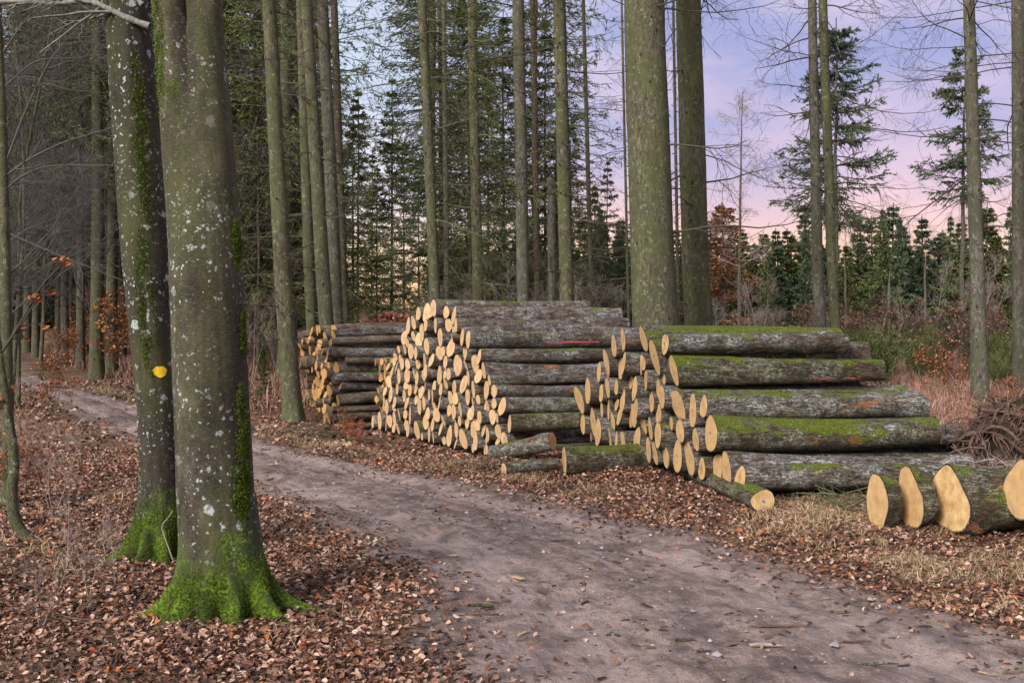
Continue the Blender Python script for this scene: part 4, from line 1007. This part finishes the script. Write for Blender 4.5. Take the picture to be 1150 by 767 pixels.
def simple_trunk(H, r0, mat, seed, r1=.15):
    g = np.random.default_rng(seed); K = 24; z = np.linspace(-.15, H, K); w = np.cumsum(g.normal(0, .012, (K, 2)), 0)
    P = np.c_[w, z]; b = MB(); rr = r0 * np.linspace(1, r1, K) * np.where(z < .3, 1.25, 1); tubes(b, P[None], rr[None], 10); return b.mesh('trunk', mat)
def bare_crown(H, n1, L1, seed, mat, n2=7, n3=5, n4=3, multi=1, thin=1., bend=.08, zlo=.25):
    g = np.random.default_rng(seed); b = MB(); K = 8; P = []
    for _ in range(multi):
        d = norm(np.array([g.normal(0, .22 if multi > 1 else .05), g.normal(0, .22 if multi > 1 else .05), 1.])); cur = np.array([0, 0, -.1]); pts = [cur]
        for k in range(K - 1): d = norm(d + .05 * g.normal(size=3)); cur = cur + d * H * g.uniform(.85, 1.1) / (K - 1); pts.append(cur)
        P.append(pts)
    P = np.array(P, float); Rr = np.repeat((H * .0065 * thin * np.linspace(1, .2, K))[None], multi, 0)
    tr = MB(); tubes(tr, P, Rr, 8)
    P1, R1 = grow(P, Rr, n1, zlo, .98, .85, L1, 6, .1, bend, .45, .3, g); tubes(b, P1, np.maximum(R1, .004), 4)
    P2, R2 = grow(P1, R1, n2, .15, 1., .75, L1 * .5, 5, .13, bend, .6, .4, g); tubes(b, P2, np.maximum(R2, .0035), 3)
    P3, R3 = grow(P2, R2, n3, .15, 1., .7, L1 * .27, 4, .15, bend, .6, .5, g); tubes(b, P3, np.maximum(R3, .003), 3)
    if n4:
        P4, R4 = grow(P3, R3, n4, .2, 1., .7, L1 * .15, 3, .15, bend, .6, .5, g); tubes(b, P4, np.maximum(R4, .0028), 3)
    ends = np.concatenate([P2[:, -1], P3[:, -1], P3[:, 1]])
    return tr, b, ends, mat

tall = [(simple_trunk(24, r, m, 60 + k, .25), spruce_crown(24, z0, 2.7, .42, 5, 14, 16, .10, .022, TWIGG, nd, 60 + k, sparse=sp)) for k, (r, m, z0, nd, sp) in enumerate([(.17, OLIVE, 5.2, NEEDLE, .15), (.14, GREYB, 4.0, NEEDLE, .2), (.12, BROWNB, 3.2, NEEDLE2, .25), (.15, OLIVE, 6.5, NEEDLE2, .2)])]
under = [(simple_trunk(11, .07, BROWNB, 70 + k, .2), spruce_crown(11, 1.6, 2.0, .38, 6, 13, 17, .085, .018, TWIG, nd, 70 + k, sparse=sp)) for k, (nd, sp) in enumerate([(NEEDLE, .12), (NEEDLE2, .22), (NEEDLE, .3)])]
young = [(simple_trunk(8, .09, BROWNB, 80 + k, .2), spruce_crown(8, .15, (1.35, 1.6, 1.2, 1.45)[k], .34, 6, 10, 13, .15, .045, TWIG, nd, 80 + k, droop=-.05, shape=(.95, 1.15, .8, 1.)[k], fill=.85, sparse=.12)) for k, nd in enumerate([NEEDLEF, NEEDLE, NEEDLE2, NEEDLEF])]
def put(pair, name, label, x, y, s, group, rz=None, sxy=None, cat='tree'):
    z = float(height(x, y)); t = thing(name, label, cat, (x, y, z), group, R.uniform(0, 6.28) if rz is None else rz, (s * (sxy or 1), s * (sxy or 1), s))
    ob('trunk', pair[0], t); ob('crown', pair[1], t); return t
def clear(x, y): return offroad(x, y) > .8

# tall dark wood to the left and behind the stacks
pts_ = []
g = np.random.default_rng(21); tries = 0
while len(pts_) < 84 and tries < 6000:
    tries += 1
    y = g.uniform(27, 75); x = g.uniform(-.56, .06) * y
    if y < 33 and x > -.12 * y: continue
    if not clear(np.array(x), np.array(y)): continue
    pq = CX + F * x / y
    if 352 < pq < 485: continue
    if pq > 340 and g.random() < (.86 if pq < 500 else .96): continue
    if any(math.hypot(x - a, y - b) < 2.0 for a, b in pts_): continue
    pts_.append((x, y))
pts_.sort(key=lambda p: p[0] / p[1])
for i, (x, y) in enumerate(pts_):
    px = CX + F * x / y
    if y < 40: l = f'tall spruce trunk of the dark wood, standing {"left of the beeches" if px < 120 else "beyond the two beeches" if px < 290 else "behind the far stack" if px < 450 else "behind the middle stack"}, nearer row'
    else: l = 'slim spruce trunk deep in the dark wood'
    put(tall[int(g.integers(4))], 'spruce_tree', l, x, y, g.uniform(.8, 1.1), 'spruces of the dark wood')
# understorey spruces with live green boughs behind the stacks
for i, (px, Y, s) in enumerate(sorted([(290, 27, .8), (402, 29, .7), (440, 40, .95), (455, 27, .55), (530, 31, 1.15), (566, 33, 1.0), (612, 34, 1.0), (642, 40, .8), (682, 42, .7), (500, 58, 1.2), (398, 52, 1.1), (250, 30, 1.0), (350, 34, 1.25), (322, 40, 1.5), (548, 60, 1.4), (590, 44, 1.2), (418, 64, 1.0), (388, 66, .9), (440, 60, 1.0), (470, 52, .8), (424, 46, .72), (385, 44, .7)])):
    x = (px - CX) / F * Y
    put(under[i % 3], 'spruce_tree', f'green boughed smaller spruce behind the trunks, {ORD[i + 1]} counted from the left' , x, Y, s, 'green understorey spruces')
# closing wall of conifers far behind the left wood
for i in range(64):
    Y = g.uniform(80, 105); x = (-.62 + .46 * (i + g.random()) / 64) * Y; fade = 1. if x < -.24 * Y else .65
    put(young[i % 4], 'conifer', 'dense dark conifer closing off the wood', x, Y, g.uniform(1.6, 2.6) * fade, 'conifers closing off the wood')
# treeline beyond the clearing
tl = []
for row, (Y0, n) in enumerate(((60, 42), (70, 46), (84, 48))):
    for i in range(n):
        Y = Y0 + g.uniform(-4, 4); px = 480 + (760 * (i + g.uniform(.1, .9)) / n); tl.append((px, Y, row))
for px, Y, row in tl:
    x = (px - CX) / F * Y; top = (g.uniform(226, 262) if g.random() < .25 else g.uniform(255, 300)) if px > 700 else g.uniform(240, 300)
    if 780 < px < 900: top = g.uniform(255, 285)
    Hh = CAMZ + (HY - top) / F * Y
    put(young[int(g.integers(4))], 'conifer', 'young conifer in the treeline beyond the clearing', x, Y, Hh / 8, 'treeline beyond the clearing', sxy=g.uniform(1.15, 1.7))
for i, (px, top) in enumerate(sorted([(992, 228), (1010, 240), (905, 252), (862, 262), (1068, 236), (1135, 225), (668, 205), (700, 245), (640, 250)])):
    Y = 58; x = (px - CX) / F * Y; Hh = CAMZ + (HY - top) / F * Y
    put(young[i % 2], 'conifer', f'pointed conifer topping the far treeline, {ORD[i + 1]} of nine counted from the left', x, Y, Hh / 8, 'tall tips of the treeline', sxy=.85)
# the two sparse spruces against the sky
def sky_spruce(px, Y, top, low, L, label, seed, nd, per=5, lean=0., base=None):
    x = (px - CX) / F * Y; H = CAMZ + (HY - top) / F * Y; z0 = CAMZ + (HY - low) / F * Y
    cr = spruce_crown(H, z0, L, .34, per, 20, 18, .09, .020, TWIG, nd, seed, droop=-.10, shape=.5, sparse=.05)
    t = thing('spruce_tree', label, 'tree', (x, Y, float(height(x, Y)))); tr = simple_trunk(H, .10, GREYB if seed % 2 else BROWNB, seed, .15); ob('trunk', tr, t); ob('crown', cr, t); t.rotation_euler = (0, lean, 0)
sky_spruce(938, 30, 18, 252, 1.75, 'tall full crowned spruce against the sky behind the twin trunks', 201, NEEDLEF, 7)
sky_spruce(1082, 33, 55, 222, 1.35, 'sparse spruce on a bare pale stem against the sky at the right', 203, NEEDLEF, 6)
# bare larch with a rusty clump
t = thing('larch_tree', 'thin bare larch against the lilac sky in the clearing', 'tree', ((831 - CX) / F * 36, 36, float(height((831 - CX) / F * 36, 36.))))
ob('trunk', simple_trunk(CAMZ + (HY - 110) / F * 36, .085, GREYB, 91, .15), t)
g2 = np.random.default_rng(92); Hl = CAMZ + (HY - 110) / F * 36; P = np.c_[np.zeros((9, 2)), np.linspace(0, Hl, 9)][None]; Rr = np.linspace(.08, .012, 9)[None]
b = MB(); P1, R1 = grow(P, Rr, 44, .36, .99, 1.35, 1.7, 6, .08, .06, .3, .3, g2, taper=True); tubes(b, P1, np.maximum(R1, .006), 4); P2, R2 = grow(P1, R1, 7, .2, 1., .8, .6, 4, .15, -.02, .6, .4, g2); tubes(b, P2, np.maximum(R2, .0045), 3); P3, R3 = grow(P2, R2, 3, .2, 1., .8, .25, 3, .15, 0, .6, .5, g2); tubes(b, P3, np.maximum(R3, .004), 3)
ob('crown', b.mesh('crown', STWIG), t)
for k, (px, top, Y) in enumerate([(812, 225, 52), (1000, 300, 46), (950, 285, 50), (1040, 285, 48)]):
    x = (px - CX) / F * Y; Hh = CAMZ + (HY - top) / F * Y
    t = thing('bare_snag', ['bare stem carrying rusty needles left of the thin larch', 'grey bare stem in the middle of the clearing', 'grey bare stem right of the twin trunks', 'grey bare stem left of the sparse spruce'][k], 'tree', (x, Y, float(height(x, Y))), 'bare stems in the clearing')
    ob('trunk', simple_trunk(Hh, .09, GREYB, 95 + k, .35), t)
    if k == 0: ob('crown', spruce_crown(Hh, Hh * .35, 1.5, .3, 7, 9, 8, .16, .06, STWIG, RUSTN, 99, shape=.5), t)

# bare saplings
sap = []
for k in range(5):
    tr, cb, ends, mt = bare_crown(4.2, 12, 1.35, 110 + k, STWIG, 5, 4, 0, multi=1 + (k % 3), thin=.8); sap.append((tr.mesh('trunk', STWIG), cb.mesh('crown', STWIG)))
beechv = []
for k in range(4):
    tr, cb, ends, mt = bare_crown(9.5, 22, 2.8, 130 + k, BTWIG, 8, 5, 2, multi=1, thin=.9, bend=.03, zlo=.12); beechv.append((tr.mesh('trunk', OLIVE), cb.mesh('crown', BTWIG)))
for i in range(30):
    Y = g.uniform(25, 50); px = g.uniform(660, 1180); x = (px - CX) / F * Y
    if Y < 30 and 905 < px < 945: continue
    top = g.uniform(290, 352); Hh = CAMZ + (HY - top) / F * Y
    put(sap[i % 5], 'bare_sapling', 'bare pinkish grey sapling in the clearing', x, Y, Hh / 4.2, 'bare saplings in the clearing')
for i in range(26):
    Y = g.uniform(20, 48); px = g.uniform(385, 700) if i % 3 else g.uniform(20, 330); x = (px - CX) / F * Y
    if not clear(np.array(x), np.array(Y)): continue
    put(sap[i % 5], 'bare_sapling', 'bare thin sapling among the spruce trunks', x, Y, g.uniform(.4, .7), 'bare saplings in the wood')
for i, (px, Y, s) in enumerate(sorted([(70, 24, 1.), (20, 19, .9), (112, 29, 1.1), (45, 33, 1.25), (150, 36, 1.2), (-30, 16, .8), (95, 18.5, .85), (235, 27, 1.1)])):
    x = (px - CX) / F * Y
    if offroad(np.array(x), np.array(Y)) < .3: x -= 1.0 + float(abs(offroad(np.array(x), np.array(Y))))
    put(beechv[i % 4], 'bare_beech', f'bare grey twigged young beech in the left wood, {ORD[i + 1]} counted from the left', x, Y, s, 'bare young beeches in the left wood')
for i, (px, Y) in enumerate([(1030, 66), (1060, 64), (985, 68), (1090, 67)]):
    x = (px - CX) / F * Y; put(beechv[i], 'bare_tree', 'bare deciduous tree rising over the treeline', x, Y, .72 + .04 * i, 'bare trees over the treeline')

# broom bushes
def broom_mesh(seed):
    g = np.random.default_rng(seed); n = 150; b = MB(); az = g.uniform(0, 2 * PI, n); sp = g.uniform(.05, .5, n)
    d = norm(np.c_[np.cos(az) * sp, np.sin(az) * sp, np.ones(n)]); c = np.c_[g.normal(0, .12, (n, 2)), np.zeros(n)]; l = g.uniform(.7, 1.5, n); pts = [c]; cur = c
    for k in range(4): d = norm(d + .07 * g.normal(size=(n, 3))); cur = cur + d * (l / 4)[:, None]; pts.append(cur)
    P = np.stack(pts, 1); tubes(b, P, np.full((n, 5), .007) * np.linspace(1, .4, 5), 3)
    P2, R2 = grow(P, np.full((n, 5), .007), 6, .3, 1., .3, .45, 3, .06, .05, .8, .5, g); tubes(b, P2, R2, 3); sprays(b, P2, .8, 3, .07, .02, g, 0)
    return b.mesh('bush', BROOM)
br = [broom_mesh(150 + k) for k in range(3)]
for i in range(34):
    px = g.uniform(810, 1160); Y = g.uniform(21, 38); x = (px - CX) / F * Y; s = g.uniform(.45, 1.0)
    o = ob('broom_bush', br[i % 3], None, (x, Y, float(height(x, Y))), (0, 0, g.uniform(0, 6)), (s * 1.2, s * 1.2, s)); tag(o, 'green wispy broom bush in the clearing', 'bush', 'broom bushes in the clearing')

# leafy beech shrubs, orange and reddish
def shrub(seed, H, L1, leafm, dens, multi=3, ls=.075):
    tr, cb, ends, _ = bare_crown(H, 10, L1, seed, TWIG, 6, 4, 0, multi=multi, thin=.7, bend=.04); g = np.random.default_rng(seed)
    b = MB()
    for v, q in zip(tr.v, tr.q): b.v.append(v); b.q.append(q + b.n - 0 if False else q); b.qm.append(np.zeros(len(q))); 
    b.n = tr.n
    off = b.n
    for v in cb.v: b.v.append(v); b.n += len(v)
    for q in cb.q: b.q.append(q + off); b.qm.append(np.zeros(len(q)))
    E = ends[g.random(len(ends)) < dens]; E = np.repeat(E, 2, 0) + g.normal(0, .05, (len(E) * 2, 3)); lm = MB(); leaves_mesh(lm, E[:, 0], E[:, 1], E[:, 2], ls, g, .02, 1.3)
    b.add(lm.v[0], q=lm.q[0], m=1)
    return b.mesh('shrub', [TWIG, leafm])
sh_o = [shrub(170 + k, 2.2, .8, ORANGE, .24) for k in range(3)]; sh_r = [shrub(180 + k, 1.6, .7, REDL, .45) for k in range(2)]
sh_u = [shrub(190 + k, 2.0, .75, RUSTL, .22, multi=4, ls=.05) for k in range(2)]
def put_shrub(me, px, Y, s, label, group):
    x = (px - CX) / F * Y; o = ob('beech_shrub', me, None, (x, Y, float(height(x, Y)) - .02), (0, 0, random.uniform(0, 6.28)), (s, s, s)); tag(o, label, 'shrub', group)
for i in range(16):
    px = g.uniform(18, 200); Y = g.uniform(24, 40); x = (px - CX) / F * Y
    if offroad(np.array(x), np.array(Y)) < .6 or road_u(x, Y) < 0: px += 60
    x = (px - CX) / F * Y
    if offroad(np.array(x), np.array(Y)) < .5: continue
    put_shrub(sh_o[i % 3], px, Y, g.uniform(.5, 1.05), 'leafy orange beech shrub beside the far bend of the track', 'orange beech shrubs by the bend')
for px, Y, s, me, l in [(430, 24, .9, sh_r[0], 'reddish leafed shrub behind the gap between the far and middle stacks'), (452, 26, 1.0, sh_r[1], 'reddish leafed shrub just left of the middle stack top'), (690, 19.5, .62, sh_r[0], 'small red leafed shrub between the middle and front stacks'), (812, 22, .6, sh_r[1], 'reddish shrub right behind the second widest trunk'), (828, 24, .7, sh_o[1], 'low orange shrub under the thin larch'), (1066, 19, .52, sh_o[0], 'orange leafed beech shrub in the red grass left of the brown trunk'), (1134, 17, .3, sh_o[2], 'small orange shrub near the right edge'), (402, 22, .6, sh_r[1], 'low reddish shrub right behind the far stack'), (25, 9.6, .32, sh_o[1], 'low orange leafed seedling on the left verge'), (400, 15.0, .2, sh_r[0], 'tiny red leafed seedling before the far stack'), (60, 16.5, .45, sh_o[2], 'orange leafed seedling near the left edge'), (388, 15.2, .22, sh_o[1], 'tiny orange seedling at the foot of the far stack')]:
    put_shrub(me, px, Y, s, l, None)
for i in range(26):
    px = g.uniform(400, 1150); Y = g.uniform(23, 40); x = (px - CX) / F * Y
    put_shrub(sh_u[i % 2], px, Y, g.uniform(.6, 1.05), 'rusty brown twiggy shrub in the undergrowth behind the stacks', 'rusty undergrowth shrubs')
put(young[2], 'conifer', 'small green conifer left of the roadside spruce trunk', (296 - CX) / F * 21, 21, .16, None)

# dark undergrowth of twigs by the beeches
for i, (px, Y, s) in enumerate([(75, 7.4, .16), (100, 6.7, .13), (60, 9.0, .2), (20, 10.2, .3), (45, 6.1, .12), (130, 7.0, .12)]):
    x = (px - CX) / F * Y
    put(sap[i % 5], 'bare_seedling', ['knee high bare seedling left of the beech roots', 'small bare seedling close to the beech roots', 'bare seedling between the left edge and the dark beech', 'bushy bare seedling near the left edge', 'tiny bare seedling low at the left', 'thin bare seedling beside the dark beech foot'][i], x, Y, s, 'bare seedlings on the left verge', cat='plant')

# ------------------------------------------------------------------ root plate and brushwood at the right
def root_plate():
    c = np.array([4.98, 10.55, 0.]); t = thing('root_heap', 'upturned heap of tangled brown roots at the right edge', 'root heap', (c[0], c[1], float(height(c[0], c[1]))))
    g = np.random.default_rng(33); n, m = 40, 24; th = np.linspace(0, 2 * PI, n, endpoint=False); ph = np.linspace(-.3, PI / 2, m); TH, PH = np.meshgrid(th, ph)
    rr = 1 + .32 * fbm(np.cos(TH) * 2 + 5, np.sin(TH) * 2 + PH * 2, 4)
    Vv = np.stack([.46 * rr * np.cos(PH) * np.cos(TH), .37 * rr * np.cos(PH) * np.sin(TH), .70 * rr * np.sin(PH)], -1)
    i, j = np.meshgrid(np.arange(n), np.arange(m - 1)); i2 = (i + 1) % n; b = MB(); b.add(Vv.reshape(-1, 3), q=np.stack([j * n + i, j * n + i2, (j + 1) * n + i2, (j + 1) * n + i], -1))
    ob('earth_core', b.mesh('earth_core', EARTH), t)
    N = 260; a = g.uniform(0, 2 * PI, N); e = g.uniform(-.1, 1.5, N); s = np.c_[.53 * np.cos(e) * np.cos(a), .42 * np.cos(e) * np.sin(a), .8 * np.sin(e)]
    d = norm(np.cross(s, g.normal(size=(N, 3))) + .35 * norm(s)); pts = [s]; cur = s; l = g.uniform(.25, .8, N)
    for k in range(7):
        out = norm(cur * np.array([1, 1, .7])); d = norm(d + .20 * g.normal(size=(N, 3)) - .18 * out + np.array([0, 0, -.1])); cur = cur + d * (l / 7)[:, None]; pts.append(cur)
    P = np.stack(pts, 1); Rr = (g.gamma(1.6, .007, N) + .003)[:, None] * np.linspace(1, .3, 8)[None]; b = MB(); tubes(b, P, Rr, 6)
    P2, R2 = grow(P, Rr, 4, .1, 1, .9, .3, 6, .3, -.05, .6, .4, g); tubes(b, P2, np.maximum(R2, .0022), 4)
    ob('root_tangle', b.mesh('root_tangle', ROOT), t)
root_plate()
def brush(name, label, cx_, cy_, rx, ry, h, n, seed, mat, lo=.3, hi=1.1, thick=.008):
    g = np.random.default_rng(seed); b = MB(); a = g.uniform(0, PI, n); c = np.c_[g.normal(0, rx, n), g.normal(0, ry, n), np.abs(g.normal(0, h * .5, n)) + .02]
    d = norm(np.c_[np.cos(a), np.sin(a), g.normal(0, .22, n)]); l = g.uniform(lo, hi, n); K = 6; P = c[:, None] + d[:, None] * np.linspace(-.5, .5, K)[None, :, None] * l[:, None, None]; P += np.cumsum(.02 * g.normal(size=P.shape), 1)
    P[..., 2] = np.maximum(P[..., 2], .01); Rr = (thick * g.uniform(.4, 1.5, n))[:, None] * np.linspace(1, .3, K)[None]; tubes(b, P, Rr, 5)
    P2, R2 = grow(P, Rr, 4, .2, 1, .7, .3, 4, .15, 0, .6, .4, g); P2[..., 2] = np.maximum(P2[..., 2], .005); tubes(b, P2, np.maximum(R2, .0018), 3)
    z = float(height(cx_, cy_)); o = ob(name, b.mesh(name, mat), None, (cx_, cy_, z)); tag(o, label, 'brushwood', kind='stuff'); return o
brush('brush_pile', 'heap of pale broken sticks left of the root heap', 4.55, 11.6, .3, .3, .55, 90, 1, ROOT)
brush('brush_pile', 'brushwood scattered before the root heap at the right edge', 4.6, 9.75, .3, .12, .3, 60, 2, STWIG, .2, .6, .006)
brush('fallen_twigs', 'green grey fallen branches on the ground below the front stack', 2.95, 9.45, .35, .12, .12, 16, 3, TWIGG, .5, 1.3, .007)
brush('fallen_twigs', 'thin twigs lying by the roadside spruce and far stack', -3.0, 15.4, .5, .3, .08, 18, 4, TWIG, .4, 1.1, .009)
brush('fallen_twigs', 'loose twigs under the middle stack and the lone round ended log', .2, 12.0, .5, .15, .1, 22, 5, TWIG, .2, .7, .004)
brush('fallen_twigs', 'sticks scattered among the leaves left of the beech roots', -2.3, 6.4, .8, 1.1, .02, 70, 6, ROOT, .15, .5, .004)
brush('fallen_twigs', 'thin sticks on the leaves right of the beech roots', -1.35, 7.0, .25, .6, .02, 14, 7, ROOT, .15, .45, .004)
brush('fallen_twigs', 'fallen bare branch on the right verge of the far bend', -7.6, 21.5, .9, .4, .1, 10, 8, BTWIG, .8, 2.4, .014)
# the pale stick leaning on the beech
def stick(label, pts, Y, r, mat):
    P = wpoly(pts, Y); b = MB(); c = P[0].copy(); tubes(b, (P - c)[None], np.linspace(r, r * .5, len(P))[None], 6); tag(ob('stick', b.mesh('stick', mat), None, tuple(c)), label, 'stick')
stick('pale bent stick leaning against the dark beech foot', [(194, 628), (184, 600), (181, 590), (190, 580), (194, 573)], 6.95, .005, STWIG)
for i, (px, py, l, w) in enumerate([(540, 686, .16, .012), (870, 703, .28, .008), (860, 727, .17, .012), (770, 722, .12, .01), (440, 627, .2, .008), (960, 712, .2, .006), (1040, 700, .1, .008), (630, 609, .2, .006), (985, 737, .22, .008)]):
    Y = CAMZ * F / (py - HY); x = (px - CX) / F * Y; z = float(height(x, Y)); g3 = np.random.default_rng(i); K = 6; a = g3.uniform(-.25, .25)
    P = np.array([(s * l / 2 * math.cos(a), s * l / 2 * math.sin(a) + g3.normal(0, .006), w * .6 + g3.normal(0, .003)) for s in np.linspace(-1, 1, K)]); b = MB(); tubes(b, P[None], (w * np.array([.5, 1, 1.1, .9, .8, .3]))[None], 6, cap=True)
    wd = ['dark twig with green tint lying mid track', 'long thin stick lying across the near right track', 'pale bark slab piece on the near right track', 'short dark bark piece on the near track', 'thin twig at the left edge of the track', 'thin stick near the right verge', 'short bark piece near the right verge', 'reddish twig on the middle of the track', 'dark stick low at the right of the track'][i]
    tag(ob('stick', b.mesh('stick', (BROWNB, ROOT, STWIG, BROWNB, TWIG, ROOT, BROWNB, ROOT, BROWNB)[i]), None, (x, Y, z + .004)), wd, 'stick', 'sticks on the track')

# ------------------------------------------------------------------ sky, sun, camera
SUN_EL, SUN_AZ = 33, -142         # broad light of the open sky over the track, from behind left
w = bpy.data.worlds.new('World'); scene.world = w; w.use_nodes = True; nt = w.node_tree; nt.nodes.clear()
out = nt.nodes.new('ShaderNodeOutputWorld'); bg = nt.nodes.new('ShaderNodeBackground'); nt.links.new(bg.outputs[0], out.inputs[0])
sky = nt.nodes.new('ShaderNodeTexSky'); sky.sky_type = 'NISHITA'; sky.sun_disc = False; sky.sun_elevation = math.radians(SUN_EL); sky.sun_rotation = math.radians(SUN_AZ)
tc = nt.nodes.new('ShaderNodeTexCoord'); sp = nt.nodes.new('ShaderNodeSeparateXYZ'); nt.links.new(tc.outputs['Generated'], sp.inputs[0])
mp = nt.nodes.new('ShaderNodeMapping'); mp.inputs['Scale'].default_value = (1, 1, 2.4); mp.inputs['Rotation'].default_value = (0, .5, 0); nt.links.new(tc.outputs['Generated'], mp.inputs[0])
nz = nt.nodes.new('ShaderNodeTexNoise'); nz.inputs['Scale'].default_value = 5.5; nz.inputs['Detail'].default_value = 8; nz.inputs['Roughness'].default_value = .58; nt.links.new(mp.outputs[0], nz.inputs['Vector'])
def wramp(inp, stops):
    r = nt.nodes.new('ShaderNodeValToRGB'); nt.links.new(inp, r.inputs[0]); e = r.color_ramp.elements
    while len(e) < len(stops): e.new(.5)
    for i, (p, c) in enumerate(stops): e[i].position = p; e[i].color = (*c, 1)
    return r.outputs[0]
def wmix(f, a, b, mode='MIX'):
    m = nt.nodes.new('ShaderNodeMix'); m.data_type = 'RGBA'; m.blend_type = mode
    for s, v in ((m.inputs[0], f), (m.inputs[6], a), (m.inputs[7], b)):
        if isinstance(v, (int, float)): s.default_value = v
        elif isinstance(v, tuple): s.default_value = (*v, 1)
        else: nt.links.new(v, s)
    return m.outputs[2]
K_ = 8.7   # colours below are in picture units; the background strength is 0.1
def k(c): return c
blue = wramp(sp.outputs[2], [(0, (1., .46, .16)), (.035, (1., .55, .28)), (.07, (.72, .46, .48)), (.12, (.46, .37, .55)), (.20, (.30, .30, .53)), (.34, (.30, .325, .56)), (.6, (.50, .54, .68)), (1, (.56, .58, .68))])
pink = wramp(sp.outputs[2], [(0, (1., .60, .28)), (.035, (1., .68, .44)), (.075, (.82, .50, .48)), (.12, (.62, .44, .56)), (.20, (.52, .42, .58)), (.34, (.50, .47, .64)), (.6, (.56, .57, .68)), (1, (.60, .62, .68))])
nf = wramp(nz.outputs[0], [(.42, (0, 0, 0)), (.60, (1, 1, 1))])
cloud = wmix(nf, blue, pink)
lf = nt.nodes.new('ShaderNodeMapRange'); nt.links.new(sp.outputs[0], lf.inputs[0]); lf.inputs[1].default_value = .12; lf.inputs[2].default_value = -.15
pale = wramp(sp.outputs[2], [(0, (1., .62, .30)), (.05, (1., .72, .50)), (.1, (.74, .66, .72)), (.2, (.52, .60, .74)), (1, (.58, .64, .74))])
cloud = wmix(lf.outputs[0], cloud, pale)
sc = nt.nodes.new('ShaderNodeVectorMath'); sc.operation = 'SCALE'; nt.links.new(cloud, sc.inputs[0]); sc.inputs['Scale'].default_value = K_
fin = wmix(.88, sky.outputs[0], sc.outputs[0]); nt.links.new(fin, bg.inputs[0]); bg.inputs[1].default_value = .1
sl = bpy.data.lights.new('sun', 'SUN'); sl.energy = 4.3; sl.angle = math.radians(28); sl.color = (1, .93, .84)
so = bpy.data.objects.new('sun', sl); COL.objects.link(so)
el, az = math.radians(SUN_EL), math.radians(SUN_AZ); dv = Vector((math.sin(az) * math.cos(el), math.cos(az) * math.cos(el), math.sin(el)))
so.rotation_euler = dv.to_track_quat('Z', 'Y').to_euler(); so.location = dv * 50

cam = bpy.data.cameras.new('camera'); co = bpy.data.objects.new('camera', cam); COL.objects.link(co); co.location = (0, 0, CAMZ); co.rotation_euler = (PI / 2, 0, 0)
cam.sensor_width = 36; cam.lens = 36 * F / 1150; cam.shift_y = -(383.5 - HY) / 1150; cam.clip_end = 3000; scene.camera = co
scene.view_settings.view_transform = 'Standard'; scene.view_settings.look = 'None'; scene.view_settings.gamma = 1; scene.view_settings.exposure = .62
c = scene.cycles; c.max_bounces = 5; c.diffuse_bounces = 3; c.glossy_bounces = 2; c.transmission_bounces = 2; c.use_denoising = True; c.use_adaptive_sampling = True; c.adaptive_threshold = .02
